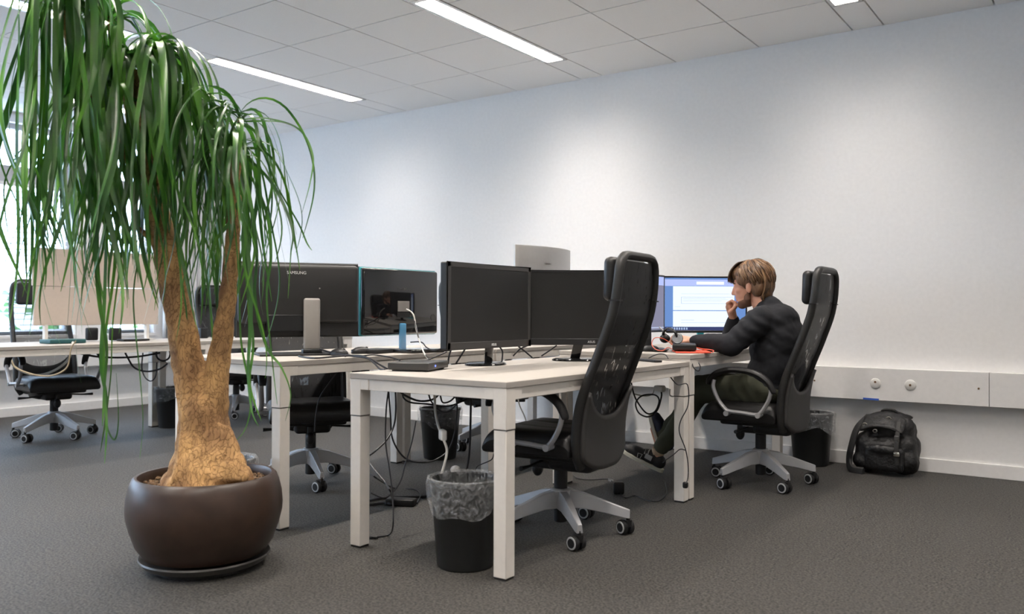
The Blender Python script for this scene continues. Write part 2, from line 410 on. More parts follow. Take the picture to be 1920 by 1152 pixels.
# ceiling tiles with open gaps around recessed light channels
S_, W_, D_, D1_ = .625, .19, .6293, .6435
mb = MB(); mbg = MB()
edges = []                       # tile columns and light channels along X
x0 = -5.335 - 3*S_ - W_ - W_ - 3*S_   # left start of a module
x = -5.335 - 2*(3*S_+W_)
cols = []
while x < XR:
    for k in range(3): cols.append((x + k*S_, x + (k+1)*S_, 't'))
    cols.append((x+3*S_, x+3*S_+W_, 'c')); x += 3*S_ + W_
rows = [(YF, YF-D1_)]
y = YF-D1_
while y > YB: rows.append((y, y-D_)); y -= D_
FIX = [(3.80,5.33),(1.68,3.21),(-.44,1.09),(-2.56,-1.03)]  # rows out of view repeat the pattern, added to light the room
g = .005
for a, b, kind in cols:
    a2, b2 = max(a, XL), min(b, XR)
    if b2-a2 < .02: continue
    if kind == 't':
        for r1, r0 in rows:
            r0 = max(r0, YB)
            if r1-r0 < .03: continue
            mb.b2((a2+g, r0+g, ZC), (b2-g, r1-g if r1 < YF else r1, ZC+.02))
    else:
        yy = YF
        for f0, f1 in FIX:
            mb.b2((a2+g, f1, ZC), (b2-g, yy, ZC+.02)); yy = f0
        mb.b2((a2+g, YB, ZC), (b2-g, yy, ZC+.02))
ce = part('ceiling', mb, M['ceil'], smooth=False); struct(ce)
struct(part('ceiling_void', MB().b2((XL-.3, YB-.2, 3.05), (XR+.2, YF+.2, 3.1)), M['gap'], smooth=False))
mb = MB()
gz0, gz1 = ZC+.016, ZC+.022
for a, b, kind in cols:
    for xx in (a,):
        if XL < xx < XR: mb.b2((xx-.012, YB, gz0), (xx+.012, YF, gz1))
for r1, r0 in rows:
    if r0 > YB: 
        for a, b, kind in cols:
            if kind == 't': mb.b2((max(a,XL), r0-.012, gz0-.001), (min(b,XR), r0+.012, gz1-.001))
struct(part('trim_1', mb, mat('grid_bar', (.30,.29,.28), .7), smooth=False))
# recessed louvre luminaires
chx = [(a+b)/2 for a, b, k in cols if k == 'c' and XL < a and b < XR]
def fixture():
    t = thing('ceiling_light', 'x', 'ceiling light', (0,0,0), group='recessed louvre ceiling lights')
    L = 1.53; w = W_-.012
    mb = MB(); mb.b2((-w/2,0,ZC+.085),(w/2,L,ZC+.09)).b2((-w/2,0,ZC),(-w/2+.004,L,ZC+.09)).b2((w/2-.004,0,ZC),(w/2,L,ZC+.09)).b2((-w/2,0,ZC),(w/2,.004,ZC+.09)).b2((-w/2,L-.004,ZC),(w/2,L,ZC+.09))
    mb.b2((-w/2,0,ZC-.003),(-w/2+.022,L,ZC+.001)).b2((w/2-.022,0,ZC-.003),(w/2,L,ZC+.001)).b2((-w/2,0,ZC-.003),(w/2,.03,ZC+.001)).b2((-w/2,L-.03,ZC-.003),(w/2,L,ZC+.001))
    part('housing', mb, M['fixt'], t, smooth=False)
    part('tube', MB().cyl((0,.05,ZC+.062),(0,L-.05,ZC+.062),.013), M['tube'], t)
    mb = MB(); n = 26
    for i in range(n):
        yy = .03+(L-.06)*(i+.5)/n; z0 = ZC+.012; z1 = ZC+.026
        mb.add([(-w/2+.02,yy-.004,z1),(w/2-.02,yy-.004,z1),(w/2-.02,yy,z0),(-w/2+.02,yy,z0),(w/2-.02,yy+.004,z1),(-w/2+.02,yy+.004,z1)], [(0,1,2,3),(3,2,4,5)])
    part('louvre', mb, M['fixt'], t, smooth=False)
    for sgn in (-1, 1):
        l = bpy.data.lights.new('lamp', 'AREA'); l.shape = 'RECTANGLE'; l.size = .05; l.size_y = L-.1
        l.energy = LAMP_POWER; l.color = LAMP_COL; l.spread = R(112)
        o = link('lamp', l, t, (sgn*.03, L/2, ZC+.04), (0, sgn*R(-28), 0))
    return t
fx0 = fixture(); first = True
YN = ['nearest the far wall','one step back from the far wall','above the middle of the room','behind the viewpoint']
XN = {0:'by the windows',1:'over the plant side',2:'over the middle desks',3:'over the seated man',4:'right of the desks',5:'beside the right wall'}
for i, cx in enumerate(chx):
    for j, (f0, f1) in enumerate(FIX):
        o = fx0 if first else copy_tree(fx0); first = False
        o.location = (cx, f0, 0)
        for l in o.children:
            if l.type == 'LIGHT':
                l.data = l.data.copy(); l.data.energy = LAMP_POWER*(.88 if j == 0 else 1.05)*(.42 if cx > 0 else .72 if cx > -2 else 1 if cx > -4 else .58)
                if j == 0: l.data.spread = R(142)
        o['label'] = f'bright recessed louvre ceiling light {XN.get(i, "far right")}, {YN[j]}'
# smoke detector
p = atz(297, 66, ZC); t = thing('smoke_detector', 'small round white smoke detector on the ceiling above the palm', 'smoke detector', (p.x, p.y, ZC))
part('body', MB().lathe([(0,-.035),(.03,-.035),(.045,-.022),(.05,0)], 28), M['white'], t)
# baseboards and cable trunking
struct(part('baseboard_front', MB().b2((XL, YF-.014, 0), (XR, YF, .085)), M['trim'], bevel=.003))
struct(part('baseboard_left', MB().b2((XL, YB, 0), (XL+.02, YF-.02, .085)), M['trim'], bevel=.003))
DY = YF-.082
seams = [XL, -6.2, -4.4, -2.0, -.60, 1.3, 3.2, XR]
mb = MB()
for a, b in zip(seams[:-1], seams[1:]): mb.b2((a+.0015, DY, .435), (b-.0015, YF, .64))
struct(part('trim_2', mb, M['trim'], bevel=.002))
struct(part('trim_3', MB().b2((XL, YB, .44), (XL+.10, DY-.01, .66)), M['trim'], bevel=.004))
for k, (px, py, lab) in enumerate([(1641.5, 719.5, 'round white wall outlet on the cable duct, left of the two above the backpack'), (1707, 722.5, 'round white wall outlet on the cable duct, right of the two above the backpack')]):
    r_ = ray(px, py); t_ = (DY)/r_.y; p = Vector((0,0,HC))+r_*t_
    t = thing('wall_outlet', lab, 'outlet', (p.x, DY, p.z), group='round outlets on the cable duct')
    ax = Matrix.Rotation(pi/2, 3, 'X')
    part('cover', MB().lathe([(0,.008),(.027,.008),(.033,.004),(.034,-.002)], 28, ax=ax), M['white'], t)
    part('hole', MB().lathe([(0,.010),(.007,.010),(.007,.0)], 14, c=(0,0,.01 if k==0 else .0), ax=ax), M['brass'], t)
for px, py in [(1527,714),(1835,729),(1377,707)]:
    r_ = ray(px, py); p = Vector((0,0,HC))+r_*(DY/r_.y)
    o = part('screw', MB().lathe([(0,.003),(.005,.003),(.006,0)], 12, ax=Matrix.Rotation(pi/2,3,'X')), M['brass'], None, (p.x, DY, p.z))
    tag(o, {1527:'brown screw in the cable duct just behind the occupied chair',1835:'brown screw in the cable duct near the right edge of the picture',1377:'brown screw in the cable duct above the seated man\'s thigh'}[px], 'screw', 'screws in the cable duct')
r_ = ray(1633, 747); p = Vector((0,0,HC))+r_*(DY/r_.y)
tag(part('tape_strip', MB().box((0,-.001,0),(.095,.002,.012)), M['tape'], None, (p.x, DY, .441), (0,R(1),0)), 'short strip of blue tape along the lower edge of the cable duct', 'tape')
# curtain by the room corner
mb = MB()
mb.sheet(lambda u, v: (XL+.10+.028*sin(u*2*pi*9)+.008*sin(u*31+v*3), 5.26+.56*u+.006*sin(v*5), .68+2.08*v), 120, 10)
tag(part('curtain', mb, M['curtain'], solid=.002), 'white pleated curtain hanging in the corner beside the window', 'curtain')
# hedge seen outside below the blinds
mb = MB()
for i in range(900):
    c = Vector((-14+random.uniform(-.5,.5), random.uniform(-2,12), random.uniform(-.5,1.25)))
    rm = Euler((random.random()*6,random.random()*6,0)).to_matrix(); s_ = random.uniform(.12,.3)
    mb.add([c+rm@Vector(v)*s_ for v in ((-1,0,0),(0,-.6,0),(1,0,0),(0,.6,.2))], [(0,1,2,3)])
o = part('hedge', mb, M['hedge']); tag(o, 'green hedge outside the windows, seen below the blinds', 'hedge', kind='stuff')

# ================================================================== DESKS
def desk(label, x0, x1, y0, y1, z, group='white office desks'):
    t = thing('desk', label, 'desk', (x0, y0, 0), group=group); w, d = x1-x0, y1-y0
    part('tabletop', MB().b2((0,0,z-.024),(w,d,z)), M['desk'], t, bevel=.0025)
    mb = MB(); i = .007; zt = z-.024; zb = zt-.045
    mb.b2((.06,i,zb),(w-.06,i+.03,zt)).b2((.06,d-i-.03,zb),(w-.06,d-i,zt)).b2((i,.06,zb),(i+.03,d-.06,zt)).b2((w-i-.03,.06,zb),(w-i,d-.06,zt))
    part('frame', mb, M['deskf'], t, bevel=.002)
    for a in (0, 1):
        for b in (0, 1):
            cx = .032 if a == 0 else w-.032; cy = .032 if b == 0 else d-.032
            sx = 1 if a == 0 else -1; sy = 1 if b == 0 else -1
            mb = MB(); mb.box((cx,cy,(zt+.555)/2),(.06,.06,zt-.555)); mb.box((cx,cy,.28),(.057,.057,.544))
            mb.box((cx+sx*.05,cy,zt-.0225),(.05,.058,.045)); mb.box((cx,cy+sy*.05,zt-.0225),(.058,.05,.045))
            l = part('leg', mb, M['deskf'], t, bevel=.0025)
            part('glide', MB().box((cx,cy,.004),(.052,.052,.008)), M['foot'], l)
            part('seam', MB().box((cx,cy,.5535),(.0582,.0582,.003)), M['seam'], l)
    return t
desk('white desk nearest the camera with two dark monitors and the empty chair', -2.63, -1.815, 2.533, 4.183, .733)
desk('white desk in front of the seated man, against the duct wall', -2.63, -1.815, 4.192, 5.745, .768)
desk('white desk behind the palm holding two monitors seen from behind', -3.87, -3.06, 2.520, 4.150, .765)
desk('white desk against the far wall carrying the silver-backed monitor', -3.87, -3.06, 4.165, 5.745, .765)
desk('white desk by the windows, at the left edge of the picture', -6.74, -5.93, 2.36, 4.20, .752)
desk('white desk by the windows, in the room corner by the curtain', -6.74, -5.93, 4.21, 5.745, .752)

# ================================================================== OFFICE CHAIR (faces +X in its own frame)
PROF = [(.30,-.185),(.36,-.185),(.42,-.18),(.52,-.185),(.62,-.205),(.72,-.243),(.80,-.277),(.87,-.303),(.95,-.333),(1.0,-.348),(1.1,-.364),(1.2,-.370),(1.32,-.372)]
HW = [(.30,.15),(.33,.19),(.38,.223),(.45,.234),(.60,.234),(.80,.229),(1.0,.222),(1.10,.217),(1.175,.210),(1.205,.197),(1.225,.165),(1.231,.115)]
def lerp_tab(T, z):
    if z <= T[0][0]: return T[0][1]
    for (a, p), (b, q) in zip(T[:-1], T[1:]):
        if z <= b: return p+(q-p)*(z-a)/(b-a)
    return T[-1][1]
def xb(z): return (lerp_tab(PROF, z-.03)+lerp_tab(PROF, z+.03)+lerp_tab(PROF, z))/3
def make_chair():
    t = thing('office_chair', 'x', 'chair', group='high-backed black office chairs')
    # star base
    mb = MB()
    mb.lathe([(.0,.115),(.036,.115),(.046,.125),(.048,.195),(.040,.203),(0,.203)], 28)
    for k in range(5):
        a = 2*pi*k/5; rm = Matrix.Rotation(a, 3, 'Z')
        sec = [(.035,.030,.118,.196),(.10,.027,.118,.185),(.20,.021,.098,.150),(.285,.017,.078,.120),(.308,.014,.074,.112)]
        vs = []
        for r_, hw, z0, z1 in sec:
            vs += [rm@Vector((r_,-hw,z0)), rm@Vector((r_,hw,z0)), rm@Vector((r_,hw*.62,z1)), rm@Vector((r_,-hw*.62,z1))]
        fs = [(0,1,2,3), (16,19,18,17)]
        for i in range(4):
            for j in range(4): fs.append((i*4+j, i*4+(j+1)%4, (i+1)*4+(j+1)%4, (i+1)*4+j))
        mb.add(vs, fs)
    base = part('star_base', mb, M['silver'], t, bevel=.003)
    for k in range(5):
        a = 2*pi*k/5; c = Vector((.300*cos(a), .300*sin(a), 0)); mb = MB()
        fa = a + [.5,-.9,1.4,.2,-1.6][k]; ax = Vector((-sin(fa), cos(fa), 0)); off = Vector((cos(fa), sin(fa), 0))*.018
        w = c - off + Vector((0,0,.033))
        mb.cyl(c+Vector((0,0,.06)), c+Vector((0,0,.085)), .009, n=10)
        for s_ in (-1, 1):
            mb.mi = 0; mb.tube([w+ax*s_*.008, w+ax*s_*.012, w+ax*s_*.026, w+ax*s_*.030], [.028,.033,.033,.029], 22)
            mb.mi = 1; mb.tube([w+ax*s_*.0285, w+ax*s_*.0318], [.0285,.026], 22)
            mb.mi = 0; mb.tube([w+ax*s_*.0300, w+ax*s_*.0335], [.021,.019], 18)
        mb.mi = 0; mb.box(w+off*.4+Vector((0,0,.018)), (.04,.03,.03), (0,0,fa))
        part('caster', mb, [M['plast'], M['ring']], base)
    mb = MB(); mb.lathe([(.026,.052),(.030,.056),(.030,.285),(.026,.29),(0,.29)], 24); mb.lathe([(0,.052),(.026,.052)],24); mb.cyl((0,0,.28),(0,0,.33),.020)
    part('gas_lift', mb, M['plast'], t)
    # mechanism, knob, levers
    mb = MB(); mb.rbox((-.02,0,.335),(.26,.20,.075),.02); mb.rbox((-.10,0,.345),(.22,.26,.09),.03); mb.rbox((-.02,0,.37),(.40,.36,.04),.015)
    mech = part('tilt_mechanism', mb, M['plast'], t)
    part('tension_knob', MB().ell((.13,-.02,.275),(.026,.026,.036)).cyl((.12,-.02,.30),(.12,-.02,.34),.016), M['plast'], mech)
    for s_ in (-1, 1): part('lever', MB().tube([(.04,s_*.08,.335),(.05,s_*.2,.325),(.05,s_*.27,.325)],[.006,.006,.011],8), M['plast'], mech)
    # seat cushion
    def seat():
        mb = MB(); nu, nv = 28, 28; top = []; 
        def sx(u, v):
            X = -.165+.43*u; Y = (v-.5)*.52
            wv = 1-.06*(1-u); Y *= wv
            eu = min(u, 1-u)/.16; ev = min(v, 1-v)/.16
            e = min(1, eu)*min(1, ev) if True else 1
            fall = (1-sqrt(max(0, 1-(1-min(1,eu))**2)))*.045 + (1-sqrt(max(0,1-(1-min(1,ev))**2)))*.045
            z = .487-min(.075, fall) - .02*max(0,(u-.8)/.2)**2 - .008*exp(-((u-.45)/.3)**2-((v-.5)/.3)**2)
            for q in (.36,.64): z -= .005*exp(-((v-q)/.012)**2)
            return X, Y, z
        vs = [sx(i/nu, j/nv) for j in range(nv+1) for i in range(nu+1)]
        bt = [(x*.97, y*.96, .375+ .0*(x)) for x, y, z in vs]
        N = nu+1; n0 = len(vs)
        fs = [(j*N+i, j*N+i+1, (j+1)*N+i+1, (j+1)*N+i) for j in range(nv) for i in range(nu)]
        fs += [tuple(n0+q for q in reversed(f)) for f in fs[:]]
        for i in range(nu): fs += [(i, n0+i, n0+i+1, i+1), (nv*N+i, nv*N+i+1, n0+nv*N+i+1, n0+nv*N+i)]
        for j in range(nv): fs += [(j*N, (j+1)*N, n0+(j+1)*N, n0+j*N), (j*N+nu, n0+j*N+nu, n0+(j+1)*N+nu, (j+1)*N+nu)]
        return mb.add(vs+bt, fs)
    part('seat', seat(), M['leather'], t, sub=1)
    # back: padded border loop
    zs = [HW[0][0]+(HW[-1][0]-HW[0][0])*i/70 for i in range(71)]
    zlow = .335
    loop = []
    zz = [zlow+(1.229-zlow)*(1-cos(pi*i/44))/2 for i in range(45)]
    for z in zz: loop.append((z, -lerp_tab(HW, z)+.016))
    for q in range(1, 8): loop.append((1.229, -lerp_tab(HW,1.229)+.016+(2*lerp_tab(HW,1.229)-.032)*q/8))
    for z in reversed(zz): loop.append((z, lerp_tab(HW, z)-.016))
    mb = MB(); mb.tube([(xb(z), y, z) for z, y in loop], .0185, 10, up=(1,0,0), flat=1.15)
    bf = part('back_frame', mb, M['leather2'], t)
    for s_ in (-1, 1): part('stitched_seam', MB().box((xb(1.04), s_*(lerp_tab(HW,1.04)-.017), 1.04),(.046,.040,.005)), M['plast'], bf)
    # mesh panel
    mb = MB()
    def pan(u, v):
        z = .40+.805*v; hw = lerp_tab(HW, z)-.03; y = (u*2-1)*hw
        return (xb(z)-.010*(1-(u*2-1)**2)*(1 if z < 1.0 else .5), y, z)
    mb.sheet(pan, 16, 48); part('back_mesh', mb, M['netm'], t)
    # lower shell and inner upper pad
    mb = MB()
    def shell(u, v, dx):
        y0 = (u*2-1); hw0 = .218
        y = y0*hw0; ztop = .545+.115*abs(y0)**2.6; zb = .318+.05*abs(y0)**4
        z = zb+(ztop-zb)*v; y = y0*min(hw0, lerp_tab(HW, z)-.004)
        return (xb(z)-.012-.016*(1-y0*y0)+dx, y, z)
    mb.sheet(lambda u, v: shell(u, v, -.016), 20, 12); part('lumbar_shell', mb, M['shell'], t, solid=.018)
    # head rest cushion on the front side
    mb = MB()
    mb.rbox((xb(1.13)+.054, 0, 1.130),(.055,.37,.185),.026,4, rot=(0, R(-2), 0)); mb.box((xb(1.15)+.030,0,1.13),(.03,.12,.03))
    part('headrest', mb, M['leather'], t)
    # arm rests
    for s_ in (-1, 1):
        y = .285*s_
        pts = smooth_path([(.17,y*1.0,.612),(.172,y*1.02,.57),(.145,y,.50),(.105,y,.452),(.08,y,.440),(0,y,.435),(-.07,y,.430),(-.10,y,.445),(-.135,y,.50),(-.155,y*1.02,.555),(-.150,y,.60)], 5)
        fr = part('armrest_frame', MB().tube(pts, .011, 10, up=(0,1,0), flat=1.25), M['silver'], t)
        for x_ in (.095, -.085): part('bolt', MB().tube([(x_, y*.85, .427), (x_, y*1.06, .427)], [.012, .015], 14), M['silver'], fr)
        pp = smooth_path([(.205,y,.585),(.195,y,.615),(.15,y,.652),(.07,y,.672),(-.02,y,.668),(-.09,y,.648),(-.14,y,.61),(-.165,y,.565),(-.168,y,.55)], 5)
        k = len(pp); part('armrest_pad', MB().tube(pp, [.0175*(1-.35*abs(2*i/(k-1)-1)**4) for i in range(k)], 12, up=(0,1,0), flat=1.5), M['plast'], t)
    return t
ch0 = make_chair()
def put_chair(o, x, y, face, phase, label):
    o.location = (x, y, 0); o.rotation_euler = (0, 0, R(face)); o['label'] = label
    for c in o.children:
        if c.name.startswith('star_base'): c.rotation_euler = (0, 0, R(phase-face))
    return o
chairs = [(-2.025,3.246,184.5,-43,'large empty high-backed black office chair at the nearest desk'),
 (-1.672,4.872,180,-43,'black office chair the man in the black sweater sits on'),
 (-3.79,3.345,-34,-30,'black office chair behind the palm desk, facing the camera'),
 (-3.70,5.02,-6,-38,'black office chair under the far wall desk, behind the wastebasket'),
 (-6.784,3.372,-8,6,'black office chair by the blinds at the far left'),
 (-6.80,5.08,-4,30,'black office chair at the corner desk, seen between the palm trunks')]
CH = []
for i, (x, y, f, ph, lb) in enumerate(chairs):
    o = ch0 if i == 0 else copy_tree(ch0); put_chair(o, x, y, f, ph, lb); CH.append(o)
for c in CH[4].children:
    if c.name.startswith('back_mesh'): c.data = c.data.copy(); c.data.materials[0] = M['netm2']
part('sticker', MB().box((-.06,-.131,.335),(.038,.002,.042)), M['white'], CH[0]); 
part('maker_label', MB().box((.03,.131,.345),(.06,.002,.008)), M['silver'], CH[1])

# ================================================================== MONITORS (screen faces +X in own frame, origin on desk below centre)
def monitor(label, a, b, z0, z1, deskz, front='a', style='thick', base=None, tilt=0, group='computer monitors', slab=.03):
    """a,b: (x,y) ends of the panel, screen on the left hand side looking from a to b"""
    a, b = Vector((*a, 0)), Vector((*b, 0)); d = (b-a); w = d.length; c = (a+b)/2
    n = Vector((d.y, -d.x, 0)).normalized()         # screen normal
    rz = math.atan2(n.y, n.x)
    t = thing('monitor', label, 'monitor', (c.x, c.y, deskz), rz, group)
    h = z1-z0; zc = (z0+z1)/2-deskz
    return t, w, h, zc
def simple_screen(t, w, h, zc, bez, bot, slab, mbz, mscr, mback, rec=.002):
    mb = MB(); x1 = slab/2
    mb.b2((-slab/2,-w/2,zc-h/2),(x1-.004,w/2,zc+h/2))
    o = part('housing', mb, mback, t, bevel=.006)
    mb = MB()
    mb.b2((x1-.006,-w/2,zc-h/2),(x1,w/2,zc-h/2+bot)).b2((x1-.006,-w/2,zc+h/2-bez),(x1,w/2,zc+h/2)).b2((x1-.006,-w/2,zc-h/2),(x1,-w/2+bez,zc+h/2)).b2((x1-.006,w/2-bez,zc-h/2),(x1,w/2,zc+h/2))
    part('bezel', mb, mbz, t, bevel=.0025)
    part('screen', MB().b2((x1-.007,-w/2+bez,zc-h/2+bot),(x1-rec,w/2-bez,zc+h/2-bez)), mscr, t, smooth=False)
def asus_stand(t, zc, h, off=(-.05,0)):
    mb = MB(); mb.lathe([(0,.016),(.098,.015),(.112,.010),(.115,.004),(.112,0),(0,0)], 48, c=(0,0,0))
    st = part('stand_foot', mb, M['gloss'], t, loc=(off[0],off[1],0)); st.scale = (.78,1.05,1)
    mb = MB(); mb.tube([(-.045+off[0]*.3,off[1],.012),(-.035,off[1]*.6,zc-h/2+.05)],[.028,.03],6, up=(1,0,0), flat=.55)
    part('stand_neck', mb, M['gloss'], t)
t, w, h, zc = monitor('switched-off dark monitor at the left end of the nearest desk, thick bezel', (-2.40,2.875), (-2.40,3.524), .823, 1.212, .733)
simple_screen(t, w, h, zc, .022, .032, .045, M['bezel2'], M['screen'], M['matback']); asus_stand(t, zc, h, (-.09,.10))
link('logo', text_mesh('ASUS', .017, M['logo'], 'logo'), t, (.0235, .015, zc-h/2+.014), (pi/2,0,pi/2))
t, w, h, zc = monitor('switched-off dark monitor half hidden by the empty chair back', (-2.486,3.66), (-1.962,4.02), .823, 1.208, .733)
simple_screen(t, w, h, zc, .012, .032, .04, M['bezel'], M['screen'], M['matback']); asus_stand(t, zc, h, (-.10,-.07))
link('logo', text_mesh('ASUS', .017, M['logo'], 'logo'), t, (.021, .01, zc-h/2+.014), (pi/2,0,pi/2))
# left rear monitor (A) - back to camera
t, w, h, zc = monitor('black matt monitor seen from behind, with white lettering, behind the palm', (-3.34,3.275), (-3.66,2.73), .858, 1.247, .765)
simple_screen(t, w, h, zc, .008, .02, .022, M['bezel'], M['screen'], M['matback'])
part('rear_cover', MB().rbox((-.024,0,zc+.03),(.05,w*.985,h*.80),.024), M['matback'], t)
part('cable_bay', MB().b2((-.05,-.02,zc-h/2+.03),(-.01,.17,zc-h/2+.115)), M['plast'], t, bevel=.003)
part('stand_column', MB().rbox((-.075,-.055,.16),(.03,.085,.27),.012, rot=(0,R(0),0)), M['grey_plate'], t)
part('stand_foot', MB().b2((-.17,-.22,0),(.10,.22,.010)).rbox((-.075,-.055,.018),(.06,.10,.026),.006), M['plast'], t, bevel=.003)
link('logo', text_mesh('SAMSUNG', .022, M['logo'], 'logo'), t, (-.0505, .02, zc+h/2-.055), (pi/2,0,-pi/2))
for q in (.0,.115):
    part('screw', MB().lathe([(0,.003),(.004,.0)],10,c=(-.0495,-.10,zc+.06-q),ax=Matrix.Rotation(-pi/2,3,'Y')), M['grey_plate'], t)
# B glossy
t, w, h, zc = monitor('glossy black monitor seen from behind with teal edge and pale plate', (-3.37,3.95), (-3.37,3.312), .857, 1.237, .765)
simple_screen(t, w, h, zc, .008, .02, .018, M['bezel'], M['screen'], M['cyan'])
part('rear_cover', MB().rbox((-.016,0,zc),(.026,w*.985,h*.98),.012), M['gloss'], t)
part('stand_socket', MB().b2((-.034,-.055,zc-.055),(-.026,.04,zc+.005)), M['grey_plate'], t, bevel=.002)
part('port_bay', MB().b2((-.0315,-.06,zc-.09),(-.026,.045,zc-.058)), M['plast'], t)
part('stand_column', MB().rbox((-.03,.0,.08),(.02,.05,.16),.008), M['glassb'], t)
part('stand_foot', MB().lathe([(0,.012),(.11,.010),(.12,.003),(.118,0)],40), M['gloss'], t)
part('round_label', MB().lathe([(0,.001),(.02,.001),(.02,0)],24,c=(-.0295,-w/2+.05,zc-.09),ax=Matrix.Rotation(-pi/2,3,'Y')), M['bezel2'], t)
link('logo', text_mesh('SAMSUNG', .016, M['logod'], 'logo'), t, (-.0298, .0, zc+.075), (pi/2,0,-pi/2))
# silver curved monitor, back to us
t = thing('monitor', 'tall-standing silver-backed curved monitor by the far wall', 'monitor', (-3.24,5.00,.765), 0, 'computer monitors')
def cur(u, v, s): a = (u-.5); return (.045-.30*a*a*1.0+s, .70*a, .27+.41*v)
mb = MB(); mb.sheet(lambda u, v: cur(u,v,0), 30, 2); part('housing', mb, M['silvback'], t, solid=.02, bevel=.004)
mb = MB(); mb.sheet(lambda u, v: cur(.01+.98*u,.02+.96*v,-.012), 30, 2); part('screen', mb, M['screen'], t)
link('logo', text_mesh('SAMSUNG', .016, M['grey_plate'], 'logo'), t, (.054, -.06, .56), (pi/2,0,pi/2))
part('stand_column', MB().cyl((.02,0,.01),(.04,0,.40),.02).box((.04,0,.42),(.05,.12,.12)), M['silvback'], t)
part('stand_foot', MB().lathe([(0,.012),(.12,.010),(.13,.003),(.128,0)],40), M['silvback'], t)
# lit monitor of the man
def lit(label, a, b, z0, z1, full=True):
    t, w, h, zc = monitor(label, a, b, z0, z1, .768)
    simple_screen(t, w, h, zc, .009, .014, .028, M['bezel'], M['pc_page'] if full else M['pc_grey'], M['matback'])
    x1 = .014; e = .0006
    def rect(name, u0, v0, u1, v1, m, k=1):
        # u from the picture-left end, v from top, fractions of the screen
        W_s = w-.018; H_s = h-.023
        y0 = W_s/2-0
        ya, yb = -W_s/2+u0*W_s, -W_s/2+u1*W_s
        za, zb_ = zc+h/2-.009-v0*H_s, zc+h/2-.009-v1*H_s
        return part(name, MB().b2((x1-.002, min(ya,yb), min(za,zb_)),(x1-.002+e*k, max(ya,yb), max(za,zb_))), m, t, smooth=False)
    return t, rect
t, rc = lit('lit monitor with a white document page in front of the seated man', at(1243,570,5.47).xy, at(1399,570,5.53).xy, .862, 1.224)
rc('toolbar', 0,0,1,.155, M['pc_bar']); rc('title_strip', 0,0,1,.03, M['pc_blue'],2); rc('search_field', .39,.07,.73,.125, M['pc_field'],2)
rc('blue_margin', 0,.155,.10,.94, M['pc_blue']); rc('blue_margin', .86,.155,1,.94, M['pc_blue'])
rc('taskbar', 0,.93,1,1, M['pc_dark'],2); rc('page_gap', .10,.615,.86,.63, M['pc_blue'],2); rc('bar_edge', .10,.150,1,.158, M['pc_blue'],2)
for (u0,v0,u1,v1) in [(.20,.30,.80,.305),(.20,.36,.84,.366),(.20,.485,.84,.491),(.20,.36,.206,.49),(.12,.545,.19,.55),(.20,.80,.36,.806),(.20,.85,.84,.856),(.22,.385,.75,.39),(.22,.41,.78,.414),(.22,.435,.70,.44)]:
    rc('text_line', u0,v0,u1,v1, M['pc_line'],2)
for k in range(9): rc('app_icon', .02+.03*k,.945,.038+.03*k,.985, M['pc_icon'],3)
part('stand_column', MB().rbox((-.03,-.02,.08),(.02,.045,.17),.006), M['teal'], t)
part('stand_foot', MB().lathe([(0,.01),(.11,.008),(.12,0)],36), M['teal'], t)
t, rc = lit('lit greyish monitor strip between the empty chair and the document monitor', (-2.30,4.46), at(1242,570,5.40).xy, .870, 1.224, False)
rc('toolbar', 0,0,1,.16, M['pc_bar']); rc('lower_edge', 0,.95,1,.97, M['pc_line'])
part('stand_column', MB().rbox((-.03,0,.08),(.02,.05,.17),.006), M['plast'], t)
part('stand_foot', MB().lathe([(0,.01),(.10,.008),(.11,0)],36), M['plast'], t)

# ================================================================== POT AND PALM
PC = Vector((-2.885, 2.017, 0))
t = thing('plant_pot', 'large round dark brown plant pot on a saucer at lower left', 'plant pot', PC)
prof = [(.0,.050),(.200,.050),(.226,.058),(.255,.10),(.276,.16),(.288,.21),(.290,.24),(.286,.285),(.276,.325),(.266,.350),(.257,.358),(.247,.357),(.241,.345),(.243,.30),(.25,.25),(0,.25)]
part('pot', MB().lathe(prof, 72), M['pot'], t)
part('saucer', MB().lathe([(0,.030),(.20,.030),(.232,.044),(.241,.052),(.244,.046),(.226,.024),(.18,.018),(0,.018)], 64), M['saucer'], t)
mb = MB()
for k in range(6): a = k*pi/3; mb.cyl((.17*cos(a),.17*sin(a),0),(.17*cos(a),.17*sin(a),.02),.022, n=14)
mb.lathe([(0,.003),(.19,.003),(.19,.020),(0,.020)],40); part('base_ring', mb, M['foot'], t)
mb = MB(); random.seed(3)
mb.lathe([(0,.322),(.12,.323),(.243,.318),(.243,.30)], 40)
for k in range(420):
    a = random.random()*2*pi; r_ = sqrt(random.random())*.236; s_ = random.uniform(.005,.011)
    mb.ell((r_*cos(a), r_*sin(a), .324), (s_, s_*.8, s_*.7), nu=6, nv=4)
o = part('pebbles', mb, M['soil'], t); o['kind'] = 'stuff'
palm = thing('ponytail_palm', 'tall ponytail palm with swollen two-stemmed trunk and drooping leaves', 'palm', (PC.x, PC.y, .322))
def P(px, py, d=3.31): return at(px, py, d) - Vector((PC.x, PC.y, .322))
mb = MB()
mb.ell(P(388,905,3.30),(.185,.17,.085)); mb.ell(P(390,880,3.30),(.150,.145,.11)); mb.ell(P(452,900,3.24),(.05,.05,.06)); mb.ell(P(330,902,3.26),(.05,.05,.05))
mb.chain([P(388,880),P(386,850),P(383,810),P(380,770)], [.145,.118,.100,.092], 20)
mb.chain([P(370,770),P(358,715),P(349,660),P(338,600),P(326,545),P(313,480),P(303,430),P(290,375),P(279,330),P(272,300)], [.068,.062,.058,.055,.053,.050,.046,.040,.034,.030], 16)
mb.chain([P(398,770),P(405,715),P(412,660),P(422,600),P(429,540),P(434,480),P(438,420),P(441,368)], [.062,.050,.042,.037,.033,.030,.028,.026], 14)
